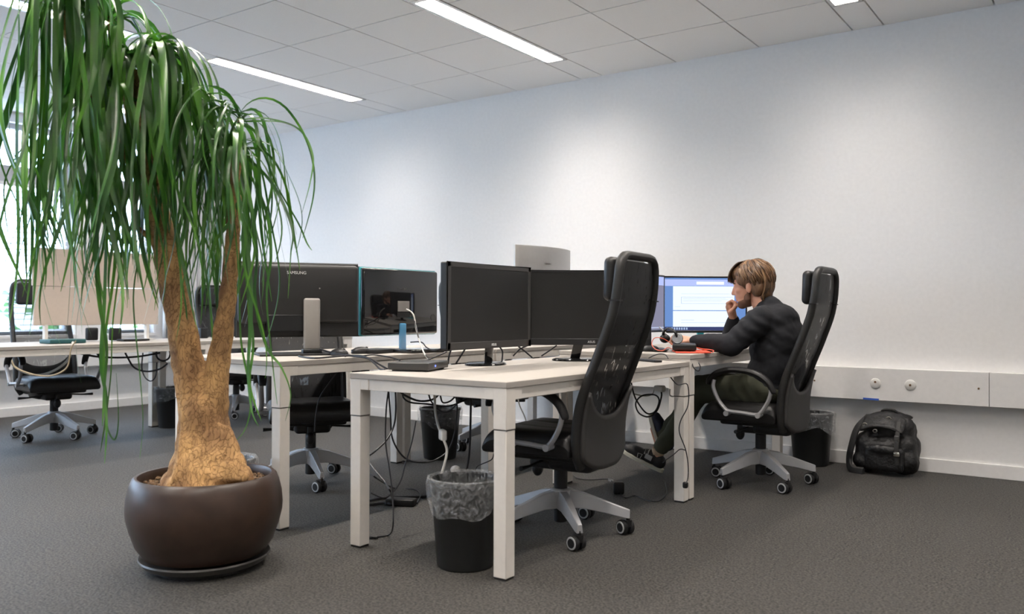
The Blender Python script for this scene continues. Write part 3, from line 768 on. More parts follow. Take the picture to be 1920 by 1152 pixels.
for k in range(7):   # root folds where the stems meet the bulb
    a = 200+k*28; mb.caps(P(345+k*14,800,3.24), P(335+k*20,895,3.17), .012, .026)
def bd(co): return .0045*noise.noise(co*26) + .004*noise.noise(Vector((co.x*60, co.y*60, co.z*18)))
link('trunk', fuse(mb, .009, M['bark'], 'trunk', 8, bd), palm)
BR = [([P(274,310),P(268,262,3.3),P(262,215,3.28),P(257,170,3.27),P(252,130,3.25)], [.028,.022,.020,.018,.016]),
      ([P(276,325),P(250,305,3.3),P(224,275,3.28),P(203,240,3.25),P(188,205,3.22),P(160,160,3.2),P(142,115,3.18),P(128,60,3.15),P(124,20,3.12)], [.028,.024,.022,.021,.020,.019,.018,.017,.015]),
      ([P(240,290,3.3),P(246,240,3.36),P(236,170,3.42),P(215,90,3.46),P(205,30,3.48)], [.020,.018,.016,.015,.014]),
      ([P(290,455,3.30),P(272,438,3.26),P(255,425,3.2)], [.016,.010,.006]),
      ([P(441,372),P(439,330,3.3),P(437,292,3.3)], [.020,.014,.010]),
      ([P(440,350),P(449,300,3.33),P(450,255,3.34),P(448,222,3.34)], [.014,.010,.009,.008])]
for pts, rad in BR:
    sp = smooth_path(pts, 8); k = len(sp); rr = [lerp_tab([(i/(len(rad)-1), r_) for i, r_ in enumerate(rad)], j/(k-1))*(1+.10*(j % 2)) for j in range(k)]
    part('branch', MB().tube(sp, rr, 12), M['bark'], palm)
def leaf(mb, start, az, el, L, width, curl, sway, rnd, endpitch=-88, vel=0):
    ds = .03; n = max(8, int(L/ds)); ds = L/n; p = Vector(start); pitch = el; a = az; k0 = curl; pts = [p.copy()]; lat = []
    wob = rnd.uniform(0, 6.28); wa = rnd.uniform(-1, 1)*sway
    for i in range(n):
        u = i/n
        d = Vector((cos(a)*cos(R(pitch)), sin(a)*cos(R(pitch)), sin(R(pitch)))) + Vector((sin(wob*3+u*7),cos(wob*2+u*6),0))*.24*min(1,u*1.5); d.normalize()
        p = p + d*ds; pts.append(p.copy())
        bend = k0*ds*(1.0 if pitch > -45 else .55)*max(.15, cos(R(pitch)) + .25)
        pitch = max(endpitch + 7*sin(wob+u*5), pitch - bend)
        a += wa*ds
    side = Vector((-sin(az), cos(az), 0)); tw = rnd.uniform(-.9, .9); tw0 = rnd.uniform(-.4,.4)
    vs = []; fs = []
    for i, q in enumerate(pts):
        u = i/n; t_ = (pts[min(i+1,n)]-pts[max(i-1,0)]).normalized()
        s_ = side - t_*side.dot(t_); s_.normalize(); nn = t_.cross(s_)
        an = tw0+tw*u*2.2; s2 = s_*cos(an)+nn*sin(an); n2 = t_.cross(s2)
        wv = width*(min(1, .55+u*5))*(1-u**2.2)**.8*.5 + .0008
        vs += [q - s2*wv + n2*wv*.25, q, q + s2*wv + n2*wv*.25]
    for i in range(n): fs += [(3*i,3*i+1,3*i+4,3*i+3),(3*i+1,3*i+2,3*i+5,3*i+4)]
    mb.add(vs, fs)
rnd = random.Random(11)
IMG_R = Vector((cos(YAW), -sin(YAW), 0)); IMG_AZ = math.atan2(IMG_R.y, IMG_R.x)     # azimuth that points to the picture's right
def crown(label, px, py, d, n, Lr, elr, curl, wr=(.013,.021), azc=0, azs=pi, spread=.03):
    mb = MB(); c = P(px, py, d)
    for i in range(n):
        az = IMG_AZ + azc + rnd.uniform(-azs, azs); L = rnd.uniform(*Lr)
        s_ = c + Vector((rnd.uniform(-1,1),rnd.uniform(-1,1),rnd.uniform(-1.2,.6)))*spread
        leaf(mb, s_, az, rnd.uniform(*elr), L, rnd.uniform(*wr), rnd.uniform(*curl), 1.2, rnd)
    o = part('leaf_crown', mb, M['leaf'], palm, recalc=False); 
    if label: o['label'] = label
crown(None, 130, 12, 3.12, 40, (.95,1.30), (20,80), (640,1100), (.014,.031))
crown(None, 122, -40, 3.14, 18, (1.0,1.45), (0,60), (750,1200), (.014,.031))
crown(None, 205, 28, 3.46, 30, (.7,1.3), (10,75), (480,850), (.016,.030))
crown(None, 240, 112, 3.25, 46, (.75,1.32), (15,80), (480,900), (.014,.031))
crown(None, 292, 100, 3.30, 34, (.6,1.15), (5,60), (420,760), (.016,.032), azc=-.1, azs=1.5)
crown(None, 185, 200, 3.18, 24, (.6,1.05), (0,60), (500,900), (.014,.030))
crown(None, 325, 165, 3.33, 22, (.5,1.0), (-35,25), (200,420), (.014,.028), azc=.0, azs=1.1)
crown(None, 437, 285, 3.30, 40, (.45,.95), (10,70), (420,800), (.010,.020))
crown(None, 448, 224, 3.34, 24, (.5,.95), (20,75), (420,800), (.008,.016))
# long single leaves read from the photo
def pxleaf(mb, pts, w, d0, d1):
    q = smooth_path([P(x, y, d0+(d1-d0)*i/(len(pts)-1)) for i, (x, y) in enumerate(pts)], 7); n = len(q)-1; vs = []; fs = []
    view = ray(pts[0][0], pts[0][1]).normalized()
    for i, p in enumerate(q):
        u = i/n; t_ = (q[min(i+1,n)]-q[max(i-1,0)]).normalized(); s_ = t_.cross(view)
        s_ = s_.normalized() if s_.length > .05 else Vector((1,0,0)); an = .9*sin(u*4+w*900); s_ = s_*cos(an)+view*sin(an)*.8
        wv = w*.5*min(1,.5+u*5)*(1-u**2.5)**.8+.0006; vs += [p-s_*wv, p, p+s_*wv]
    for i in range(n): fs += [(3*i,3*i+1,3*i+4,3*i+3),(3*i+1,3*i+2,3*i+5,3*i+4)]
    mb.add(vs, fs)
mb = MB()
for pts, w in [([(452,225),(500,222),(560,242),(586,290),(582,340),(566,400)],.008),([(452,228),(520,228),(566,243)],.006),
 ([(455,230),(480,250),(500,300),(520,350),(560,420),(575,455),(585,470)],.010),([(440,285),(480,310),(520,360),(548,430),(545,480),(540,560)],.012),
 ([(440,290),(470,330),(500,400),(508,480),(500,560),(512,690),(520,760)],.012),([(300,110),(340,130),(380,180),(420,205),(470,215)],.020),
 ([(300,120),(350,180),(385,230),(440,290),(455,300)],.026),([(310,130),(370,220),(420,330),(440,400),(400,460),(380,560)],.022),
 ([(240,130),(170,180),(110,260),(60,320),(40,400),(38,470)],.008),([(185,40),(150,120),(60,250),(12,330),(10,400),(22,470)],.007),
 ([(210,330),(200,450),(196,560),(190,680),(200,760),(188,850)],.018),([(222,340),(215,500),(196,640),(196,740),(200,800),(196,870)],.014),
 ([(235,330),(228,470),(212,600),(208,700),(200,790),(214,825),(222,790),(218,700)],.007),([(190,330),(180,430),(186,560),(200,650),(196,720),(192,800)],.020),
 ([(455,400),(468,500),(470,600),(465,700),(472,770),(485,800)],.016),([(460,400),(462,520),(475,640),(468,720),(490,790)],.014),
 ([(470,380),(482,470),(478,560),(500,650),(528,690),(545,740),(535,790)],.012),([(440,420),(448,520),(452,640),(470,740),(462,800),(440,830)],.008),
 ([(330,180),(345,260),(352,360),(335,440),(352,540),(370,620)],.014),([(350,190),(380,280),(372,380),(355,470),(368,600)],.012),
 ([(345,200),(330,300),(325,400),(340,520),(350,600),(336,660)],.010),([(395,250),(400,340),(380,440),(392,560),(398,640)],.012),
 ([(250,330),(262,450),(250,560),(262,700),(268,790),(262,860)],.005),([(300,300),(330,420),(340,560),(330,640)],.008)]:
    pxleaf(mb, pts, w, 3.28, rnd.uniform(3.1,3.3))
part('trailing_leaves', mb, M['leaf'], palm, recalc=False)
o = part('withered_frond', MB().tube(smooth_path([P(142,640,3.2),P(133,655,3.2),P(125,690,3.2),P(95,705,3.2),P(60,702,3.2),P(30,690,3.2),P(22,676,3.2)],6),.0028,6), mat('dry_leaf', (.52,.42,.28), .7), palm)

# ================================================================== WASTEBASKETS
def basket():
    t = thing('wastebasket', 'x', 'bin', group='black wastebaskets')
    part('bucket', MB().lathe([(0,.0),(.104,.0),(.110,.006),(.136,.320),(.141,.326),(.141,.338),(.134,.340),(.130,.330),(.106,.015),(0,.012)], 48), M['bin'], t)
    mb = MB(); rnd = random.Random(5); n = 90; prof = [(.115,.13),(.122,.22),(.128,.30),(.134,.338),(.139,.349),(.146,.345),(.149,.325),(.146,.29),(.145,.25),(.143,.225)]
    vs = []
    for i, (r_, z) in enumerate(prof):
        for j in range(n):
            a = 2*pi*j/n; f = .0035*sin(a*9+i*.7)+.003*sin(a*17-i*1.1)+.003*sin(a*5)
            zz = z+(.022*sin(a*2+.6)+.012*sin(a*5+1))*(1 if i == len(prof)-1 else .5 if i == len(prof)-2 else .0)
            rr = r_+(abs(f) if i > 3 else -abs(f)*1.3); vs.append((rr*cos(a), rr*sin(a), zz))
    mb.add(vs, [(i*n+j, i*n+(j+1)%n, (i+1)*n+(j+1)%n, (i+1)*n+j) for i in range(len(prof)-1) for j in range(n)])
    part('bin_liner', mb, M['film'], t, recalc=False)
    return t
b0 = basket()
spots = [((-1.994,2.518),'black wastebasket with clear liner behind the nearest desk leg', 0, .125),((-3.661,4.35),'black wastebasket with clear liner between the middle desk legs and the far wall',40,.11),
 ((-1.56,5.60),'black wastebasket with dark liner against the far wall beside the backpack',80,.11),((-6.477,4.201),'black wastebasket just left of the palm trunk, near the windows',120,.11),((-3.14,2.34),'black wastebasket mostly hidden behind the rim of the plant pot',200,.0)]
BK = []
for i, ((x, y), lb, rz, off) in enumerate(spots):
    o = b0 if i == 0 else copy_tree(b0); d = Vector((x, y, 0)); d = d.normalized()*off
    o.location = (x+d.x, y+d.y, 0); o.rotation_euler = (0,0,R(rz)); o['label'] = lb; BK.append(o)
BK[2].location = (-1.615, 5.68, 0); BK[4].location = (-3.20,2.32,0)

# ================================================================== SEATED MAN
def person():
    # continuous body: torso, neck, head, arms, hands, legs, feet
    mb = MB()
    H = Vector((-1.728, 4.875, 1.142)); rm = Matrix.Rotation(pi+R(4), 3, 'Z') @ Matrix.Rotation(R(8), 3, 'Y')
    def h(x, y, z): return H + rm @ Vector((x, y, z))
    def he(c, r, rot=None): mb.ell(h(*c), r, rm if rot is None else rm@Euler(rot).to_matrix(), 20, 14)
    he((-.018,0,.042), (.098,.076,.088)); he((.040,0,.030), (.058,.066,.062)); he((.045,0,-.030), (.055,.056,.070))
    he((.040,0,-.072), (.052,.050,.034)); he((.066,0,-.092), (.028,.028,.022)); he((.088,0,.030), (.012,.048,.010))
    he((.078,0,-.052), (.022,.032,.022)); he((.095,0,-.050), (.008,.022,.007)); he((.092,0,-.064), (.008,.020,.007))
    for s in (-1, 1):
        he((.060,s*.040,-.012), (.028,.020,.022)); he((.086,s*.034,.012), (.008,.014,.009))
        he((-.004,s*.076,-.004), (.019,.010,.032), (0,R(-8),0)); he((-.002,s*.072,-.022), (.012,.010,.018))
    mb.caps(h(.096,0,.020), h(.113,0,-.020), .0085, .0115, 12); mb.ell(h(.113,0,-.024), (.012,.014,.010), rm, 12, 8)
    for s in (-1, 1): mb.ell(h(.104,s*.010,-.028), (.009,.007,.007), rm, 10, 8)
    mb.caps(h(-.02,0,-.03), Vector((-1.640,4.88,1.00)), .056, .062, 18)
    mb.chain([Vector((-1.640,4.88,.98)), Vector((-1.585,4.88,.86)), Vector((-1.575,4.88,.70)), Vector((-1.60,4.88,.56))], [.062,.105,.11,.11], 18)
    SL, SR = Vector((-1.625,4.705,.945)), Vector((-1.65,5.065,.945))
    EL, ER = Vector((-1.755,4.615,.805)), Vector((-1.930,5.06,.812))
    WL, WR = Vector((-1.995,4.640,.822)), Vector((-1.868,4.955,.955))
    mb.chain([SL, EL, WL], [.048,.040,.026]); mb.chain([SR, ER, WR], [.048,.040,.027])
    mb.caps(SL, Vector((-1.61,4.88,.92)), .045, .07); mb.caps(SR, Vector((-1.61,4.88,.92)), .045, .07)
    # near hand resting on the desk, holding a pen
    def hand(W, pts, thumb, palm, r=.0085):
        mb.chain(palm, [.024,.027,.026], 12)
        for f in pts: mb.chain(f, [r*1.12]+[r]*(len(f)-2)+[r*.82], 10)
        mb.chain(thumb, [r*1.5,r*1.25,r*1.05], 10)
    d = Vector((-1,.10,.0)).normalized(); sd = Vector((0,1,0)); up = Vector((0,0,1))
    K = WL + d*.085 + up*.012
    fing = []
    for i, (l, dz) in enumerate([(.034,.010),(.036,.012),(.033,.008),(.026,.002)]):
        b = K + sd*(-.028+.0185*i) + up*dz
        fing.append([b, b+d*l+up*.006, b+d*(l*1.45)-up*.020, b+d*(l*1.15)-up*.040])
    hand(WL, fing, [WL+d*.035-sd*.028, WL+d*.075-sd*.040-up*.008, WL+d*.105-sd*.030-up*.012], [WL, WL+d*.045+up*.006, K-d*.006])
    # far hand, a loose fist held to the mouth
    C = Vector((-1.872,4.908,1.030)); fing = []
    for i in range(4):
        b = C + Vector((-.006-.002*i, -.030+.0195*i, .016-.005*i)); l = [1,1.08,1.0,.82][i]
        m1 = b + Vector((.030,-.004,.017))*l; m2 = m1 + Vector((.021,0,-.014))*l; m3 = m2 + Vector((-.006,.002,-.019))*l
        fing.append([b, m1, m2, m3])
    mb.chain([WR, C+Vector((-.002,-.016,-.004))], [.025,.020]); mb.chain([WR, C+Vector((-.004,.018,-.008))], [.025,.019])
    hand(WR, fing, [C+Vector((.010,-.024,-.038)), C+Vector((.032,-.040,-.020)), C+Vector((.050,-.040,.002))], [WR, (WR+C)/2, C-Vector((0,0,.004))], .0092)
    # legs and feet
    HL, HR = Vector((-1.63,4.79,.545)), Vector((-1.63,4.97,.545))
    KL, KR = Vector((-2.02,4.775,.520)), Vector((-2.10,5.00,.535))
    AL, AR = Vector((-2.285,4.80,.125)), Vector((-2.325,4.93,.185))
    mb.chain([HL,KL,AL], [.07,.046,.030]); mb.chain([HR,KR,AR], [.07,.046,.030])
    mb.chain([AL, Vector((-2.30,4.80,.065)), Vector((-2.43,4.79,.085))], [.032,.028,.022])
    mb.chain([AR, Vector((-2.335,4.93,.135)), Vector((-2.385,4.93,.25))], [.030,.028,.02])
    body = link('person', fuse(mb, .0052, M['skin'], 'person', 4), None)
    tag(body, 'seated man in black sweater and olive trousers, fist to his mouth, at the lit monitor', 'person')
    # eyes and brows
    for s in (-1, 1):
        part('eye', MB().ell(h(.082,s*.032,.010), (.0105,.0115,.0105), rm, 12, 8), mat('eye_white', (.7,.68,.65), .2), body)
        part('eyebrow', MB().tube([h(.092,s*.016,.030), h(.094,s*.034,.036), h(.080,s*.052,.030)], [.004,.005,.003], 8), M['hair2'], body)
    # beard
    mb = MB()
    def be(c, r): mb.ell(h(*c), r, rm, 20, 12)
    be((.038,0,-.080), (.054,.0525,.034)); be((.067,0,-.097), (.030,.030,.023)); be((.022,0,-.058), (.036,.0590,.040)); be((.086,0,-.040),(.018,.024,.006))
    mb.caps(h(.006,.062,-.030), h(.014,.055,-.07), .010, .014); mb.caps(h(.006,-.062,-.030), h(.014,-.055,-.07), .010, .014)
    link('beard', fuse(mb, .005, M['beard'], 'beard', 3, lambda c: .0012*noise.noise(c*300)), body)
    # hair: cap plus overlapping locks swept from the crown
    mb = MB()
    def hq(c, r, rot=None): mb.ell(h(*c), r, rm if rot is None else rm@Euler(rot).to_matrix(), 20, 12)
    hq((-.022,0,.058), (.112,.090,.094)); hq((.030,0,.085), (.075,.078,.058)); hq((-.060,0,.0), (.070,.078,.082)); hq((-.070,0,-.045), (.048,.060,.050))
    for s in (-1, 1): hq((.010,s*.066,.046), (.060,.020,.042)); hq((-.045,s*.060,-.010), (.040,.026,.055))
    hair = link('hair', fuse(mb, .006, M['hair'], 'hair', 4, lambda c: .003*noise.noise(Vector((c.x*60,c.y*60,c.z*25)))), body)
    rn = random.Random(4)
    mats3 = [M['hair'], M['hair2'], M['hair3']]
    mb = MB()
    def scalp(th, ph, k=1.0):   # th from crown, ph round from the face
        return h(-.022+.112*k*sin(th)*cos(ph), .092*k*sin(th)*sin(ph), .050+.104*k*cos(th))
    for i in range(460):
        ph = rn.uniform(-pi, pi); th0 = rn.uniform(.05, 1.1); front = abs(ph) < .75
        th1 = th0 + rn.uniform(.5, .9); lim = 1.42 if front else (1.42+.35*max(0,abs(ph)-.75) if abs(ph) < 1.35 else 2.2)
        th0 = rn.uniform(.05, .62*lim); th1 = th0+rn.uniform(.6,1.0); th1 = min(th1, lim + rn.uniform(-.05,.16)); 
        if th1-th0 < .3: th0 = th1-.4
        dph = rn.uniform(-.2,.2) + (.25 if front else .30*math.copysign(1, ph))*.8
        k0 = rn.uniform(1.0,1.06); pts = []
        for j in range(7):
            u = j/6; pts.append(scalp(th0+(th1-th0)*u, ph+dph*u, k0+.035*sin(pi*u)+(.02 if u > .8 and front else 0)))
        mb.mi = rn.choice([0,0,1,2]); mb.tube(pts, [.003,.0062,.0075,.0075,.0065,.0045,.0012], 6, flat=.6)
    for i in range(60):        # swept fringe towards the face
        y0 = rn.uniform(-.06,.06); pts = [h(-.01,y0*.6,.152), h(.045,y0*.8,.150), h(.088,y0,.115), h(.108,y0*1.05+.004,.075), h(.112+rn.uniform(-.006,.010),y0*1.08,.048+rn.uniform(-.012,.012))]
        mb.mi = rn.choice([0,1,1,2]); mb.tube(smooth_path(pts,3), [.004]*3+[.0075]*7+[.005,.003,.001], 6, flat=.6)
    for i in range(120):        # nape locks
        y0 = rn.uniform(-.066,.066); z1 = rn.uniform(-.095,-.07); x1 = -.078 + .35*abs(y0)
        pts = [h(-.118+.5*abs(y0),y0*1.2,.095), h(-.134+.5*abs(y0),y0*1.28,.03), h(-.130+.55*abs(y0),y0*1.22,-.02), h(-.110+.5*abs(y0),y0*1.12,-.055), h(x1+rn.uniform(-.02,.008),y0,z1)]
        mb.mi = rn.choice([0,1,1,2]); mb.tube(smooth_path(pts,3), [.002]+[.0075]*10+[.004,.0012], 6, flat=.6)
    part('hair_locks', mb, mats3, hair, recalc=False)
    # sweater
    mb = MB()
    mb.ell((-1.590,4.880,.925), (.135,.190,.115), (0,R(-28),0), 24, 16); mb.ell((-1.605,4.880,.975), (.085,.115,.070), (0,R(-30),0), 24, 16); mb.caps((-1.60,4.88,.97),(-1.628,4.88,1.020),.09,.073,24); mb.ell((-1.580,4.880,.78), (.150,.185,.150), None, 24, 16); mb.ell((-1.548,4.880,.84), (.118,.180,.19), (0,R(-10),0), 24, 16); mb.ell((-1.56,4.880,.70), (.135,.178,.17), None, 24, 16)
    mb.ell((-1.590,4.880,.655), (.150,.178,.130), None, 24, 16); mb.ell((-1.605,4.880,.565), (.142,.172,.065), None, 24, 16)
    mb.caps(SL+Vector((.005,0,.008)), Vector((-1.61,4.88,.955)), .070, .085); mb.caps(SR+Vector((.005,0,.008)), Vector((-1.61,4.88,.955)), .070, .085)
    mb.chain([SL, (SL+EL)/2, EL+Vector((0,0,.004)), (EL+WL)/2+Vector((0,0,.006)), WL+Vector((.02,0,.002))], [.076,.068,.062,.052,.038], 20)
    mb.chain([SR, (SR+ER)/2, ER, (ER+WR)/2, WR+(ER-WR).normalized()*.012], [.076,.068,.060,.050,.037], 20)
    mb.caps(Vector((-1.628,4.88,1.005)), Vector((-1.645,4.88,1.022)), .073, .069, 24)
    cf = [SL,EL,WL,SR,ER,WR]
    def fold(c):
        v = .003+.0030*noise.noise(Vector((c.x*9,c.y*9,c.z*22)))+.002*noise.noise(c*40)
        for e in (EL, ER): 
            dd = (c-e).length; v += .006*sin(dd*150)*exp(-(dd/.07)**2)
        dd = (c-SL).length; v += .005*sin((c.x*.7+c.z)*95)*exp(-(dd/.14)**2)
        return v
    sw = link('sweater', fuse(mb, .007, M['sweat'], 'sweater', 22, fold), body)
    part('collar', MB().tube([Vector((-1.648+.066*cos(a), 4.88+.064*sin(a), 1.030-.028*cos(a)*-1)) for a in [2*pi*i/36 for i in range(36)]], .009, 8, closed=True), M['sweat'], sw)
    part('shirt_collar', MB().tube([Vector((-1.652+.060*cos(a), 4.88+.059*sin(a), 1.036+.026*cos(a))) for a in [2*pi*i/36 for i in range(36)]], .006, 8, closed=True), M['shirt'], sw)
    # trousers
    mb = MB()
    mb.ell((-1.61,4.88,.545), (.145,.185,.085), None, 24, 14)
    mb.chain([HL, (HL+KL)/2+Vector((0,0,.008)), KL, (KL+AL)/2+Vector((.02,0,.0)), AL+Vector((.025,0,.045))], [.096,.088,.070,.062,.052], 20)
    mb.chain([HR, (HR+KR)/2, KR, (KR+AR)/2+Vector((.02,0,0)), AR+Vector((.02,0,.04))], [.096,.085,.070,.062,.052], 20)
    def fold2(c):
        return .006*noise.noise(Vector((c.x*16,c.y*20,c.z*16)))+.004*sin((c.x*1.3+c.z*.6)*70+3*noise.noise(c*8))*exp(-((c.x+1.72)/.14)**2)
    link('trousers', fuse(mb, .008, M['pants'], 'trousers', 5, fold2), body)
    # shoes
    def shoe(heel, toe, m, lb, lab):
        ax = (toe-heel); L = ax.length; ax.normalize(); side = Vector((0,1,0)); side = (side-ax*side.dot(ax)).normalized(); upv = side.cross(ax)*-1
        if upv.z < 0: upv = -upv
        fr = Matrix((ax, side, upv)).transposed()
        def q(x, y, z): return heel + fr @ Vector((x*L, y, z))
        mb = MB()
        mb.ell(q(.14,0,.045), (.045,.036,.045), fr); mb.ell(q(.36,0,.045), (.075,.038,.046), fr); mb.ell(q(.62,0,.036), (.080,.045,.036), fr); mb.ell(q(.82,0,.030), (.050,.043,.028), fr)
        sh = link('shoe', fuse(mb, .006, m, 'shoe', 5), body); sh['label'] = lab
        mb = MB(); n = 36; out = []
        for i in range(n):
            a = 2*pi*i/n; x = .5+.53*cos(a); w = .036+.010*max(0, sin((x-.2)*2.2)); out.append((x, w*math.copysign(abs(sin(a))**.7, sin(a))))
        vs = [q(x, y, -.010) for x, y in out]+[q(x, y*1.03, .014) for x, y in out]
        mb.add(vs, [tuple(range(n)), tuple(range(n, 2*n))]+[(i, (i+1)%n, n+(i+1)%n, n+i) for i in range(n)])
        part('sole', mb, M['sole'], sh, bevel=.003)
        mb = MB()
        for k in range(5):
            x = .40+.075*k; z = .088-.010*k; mb.tube([q(x,-.034,z-.022), q(x+.02,-.015,z-.002), q(x+.03,.015,z-.002), q(x+.02,.034,z-.022)], .0035, 6)
        part('laces', mb, M['lace'], sh)
        if lb:
            mb = MB(); mb.box(q(.36,-.036,.05), (.045,.004,.03), fr); mb.tube([q(.52,-.043,.02),q(.50,-.044,.05),q(.60,-.044,.045),q(.58,-.046,.02)],.003,6); part('side_patch', mb, M['lace'], sh)
        return sh
    shoe(Vector((-2.262,4.80,.016)), Vector((-2.520,4.775,.125)), M['shoeb'], True, 'near black shoe with pale stripes and laces')
    shoe(Vector((-2.318,4.93,.115)), Vector((-2.400,4.93,.345)), M['shoe'], False, 'far navy shoe pointing up')
    part('sock', MB().tube([AL+Vector((-.0,0,.03)), AL+Vector((-.005,0,-.01))], [.039,.037], 18), M['sock'], body)
    # pen in the near hand
    p0 = K + Vector((-.02,-.03,.0))
    tag(part('pen', MB().cyl(p0-d*-.01+Vector((.03,0,-.03)), p0+d*.10+Vector((0,0,.07)), .005, .005, 10), M['silver'], None), 'grey pen held in the hand resting on the desk', 'pen')
person()

# ================================================================== BACKPACK
t = thing('backpack', 'black backpack slumped against the wall on the right', 'backpack', (-1.145, 5.655, 0), R(-6))
mb = MB()
mb.rbox((0,.0,.135),(.37,.20,.25),.085,5); mb.rbox((.01,.02,.26),(.30,.17,.17),.07,5); mb.ell((.0,.03,.335),(.135,.075,.030)); mb.ell((-.11,-.03,.07),(.09,.09,.07)); mb.ell((.11,-.03,.09),(.09,.085,.09)); mb.ell((-.01,-.07,.12),(.14,.06,.10)); mb.ell((.12,.0,.30),(.045,.05,.05)); mb.ell((-.11,.02,.30),(.04,.05,.05))
link('bag_body', fuse(mb, .008, M['bag'], 'bag_body', 5, lambda c: .009*noise.noise(c*13)+.004*noise.noise(c*32)), t)
mb = MB(); mb.rbox((.02,-.118,.105),(.23,.05,.15),.024,4); mb.ell((.02,-.125,.16),(.115,.03,.03))
link('front_pocket', fuse(mb, .006, M['bag'], 'front_pocket', 4, lambda c: .005*noise.noise(c*22)), t)
part('top_flap', MB().sheet(lambda u, v: (-.125+.25*u, .09-.21*v, .352+.022*sin(u*pi)-.16*max(0,v-.45)**1.2-.02*abs(u-.5)+.006*noise.noise(Vector((u*6,v*6,1)))), 16, 12), M['bag'], t, solid=.012)
part('shoulder_strap', MB().tube(smooth_path([(-.11,.0,.345),(-.160,-.06,.27),(-.185,-.09,.16),(-.20,-.09,.07),(-.17,-.13,.018),(-.09,-.15,.014)],5),.028,8,flat=.5), M['strap'], t)
part('haul_loop', MB().tube(smooth_path([(-.05,.05,.36),(-.03,.03,.385),(.03,.03,.388),(.06,.05,.36)],5),.008,8), M['strap'], t)
part('side_strap', MB().tube(smooth_path([(.095,-.08,.33),(.10,-.125,.26),(.10,-.15,.16),(.105,-.155,.08)],5),.014,6,flat=.35), M['strap'], t)
for c, lb in (((-.10,-.095,.30),'ring'),((.03,-.06,.345),'ring'),((-.03,-.125,.27),'ring')):
    part('metal_ring', MB().tube([(c[0]+.012*cos(a),c[1]-.004,c[2]+.009*sin(a)) for a in [2*pi*i/14 for i in range(14)]],.003,6,closed=True), M['metal'], t)
part('buckle', MB().rbox((.105,-.162,.145),(.034,.012,.026),.004), M['metal'], t)
part('strap_clip', MB().rbox((.098,-.137,.235),(.026,.012,.036),.004), mat('grey_clip', (.07,.07,.07), .4), t)

# ================================================================== SMALL THINGS
# beige board on the window desk
t = thing('desk_screen', 'large beige folded board standing at the back of the window desk', 'screen', (-6.70, 3.68, .752))
part('upper_panel', MB().b2((-.012,-.52,.43),(.012,.52,.722)), M['board'], t, bevel=.003)
part('lower_panel', MB().b2((-.012,-.51,.125),(.012,.52,.427)), M['board'], t, bevel=.003)
for y in (-.42,.42): part('foot', MB().b2((-.02,y-.012,0),(.02,y+.012,.13)).b2((-.03,y-.03,0),(.09,y+.03,.006)), M['deskf'], t, bevel=.002)
def small(name, label, cat, mb, m, loc, rz=0, group=None, bevel=0):
    return tag(part(name, mb, m, None, loc, (0,0,rz), bevel=bevel), label, cat, group)
# small dark devices on the window desks
for px, w_, lb in ((172,.085,'small dark box on the window desk under the beige board, left of the two'),(216,.085,'small dark box on the window desk under the beige board, right of the two')):
    p = at(px, 634, 6.75); small('speaker_box', lb, 'speaker', MB().rbox((0,0,.055),(.05,w_,.10),.01), M['plast'], (p.x,p.y,.752), 0, 'small dark boxes')
p = at(118, 640, 6.2); small('teal_case', 'flat teal case lying on the window desk at left', 'case', MB().rbox((0,0,.016),(.16,.26,.030),.006), M['tealk'], (p.x,p.y,.753))
p = at(250, 634, 6.7); small('keyboard', 'dark keyboard on the window desk under the beige board', 'keyboard', MB().rbox((0,0,.010),(.10,.22,.016),.004), M['plast'], (p.x,p.y,.753))
p = at(380, 618, 7.5); small('dark_box', 'small dark box on the window desk between the palm trunks', 'box', MB().rbox((0,0,.045),(.06,.07,.09),.006), M['plast'], (p.x,p.y,.752))
# router / dock with a blue light on the nearest desk
t = thing('docking_box', 'flat grey device with a blue light on the nearest desk, left of the monitors', 'device', (-2.515,2.840,.733), R(20))
part('case', MB().rbox((0,0,.022),(.19,.25,.032),.004), M['bezel2'], t); part('led', MB().box((.0955,-.045,.022),(.002,.007,.006)), M['led'], t)
part('feet', MB().b2((-.08,-.11,0),(.08,-.09,.007)).b2((-.08,.09,0),(.08,.11,.007)), M['foot'], t)
# mice, keyboards, bottle on the palm desk
def mouse(label, p, z, rz, m='plast'):
    t = thing('mouse', label, 'mouse', (p.x,p.y,z), rz, 'computer mice')
    mb = MB(); mb.ell((0,0,.008),(.055,.032,.030)); me = fuse(mb, .003, M[m], 'shell', 3)
    for v in me.vertices: v.co.z = max(v.co.z, .0005)
    link('shell', me, t); part('wheel', MB().tube([(.03,-.003,.031),(.03,.003,.031)],[.007,.007],12), M['bezel2'], t); return t
mouse('black mouse on the palm desk behind the router', at(677,655,4.55), .765, R(60))
mouse('black mouse on the seated man\'s desk beside the empty chair back', at(1219,658,4.85), .768, R(200))
mouse('small dark mouse lying among the cables on the palm desk', at(636,663,4.35), .765, R(10))
p = at(705,662,4.65); small('notebook', 'dark flat notebook with pale pages on the palm desk', 'notebook', MB().rbox((0,0,.012),(.16,.24,.018),.004), M['plast'], (p.x,p.y,.766), R(10))
p = at(783,661,4.75); small('laptop', 'closed dark laptop on the palm desk beside the blue stand', 'laptop', MB().rbox((0,0,.010),(.22,.30,.016),.005), M['gloss'], (p.x-.0,p.y,.766), R(-4))
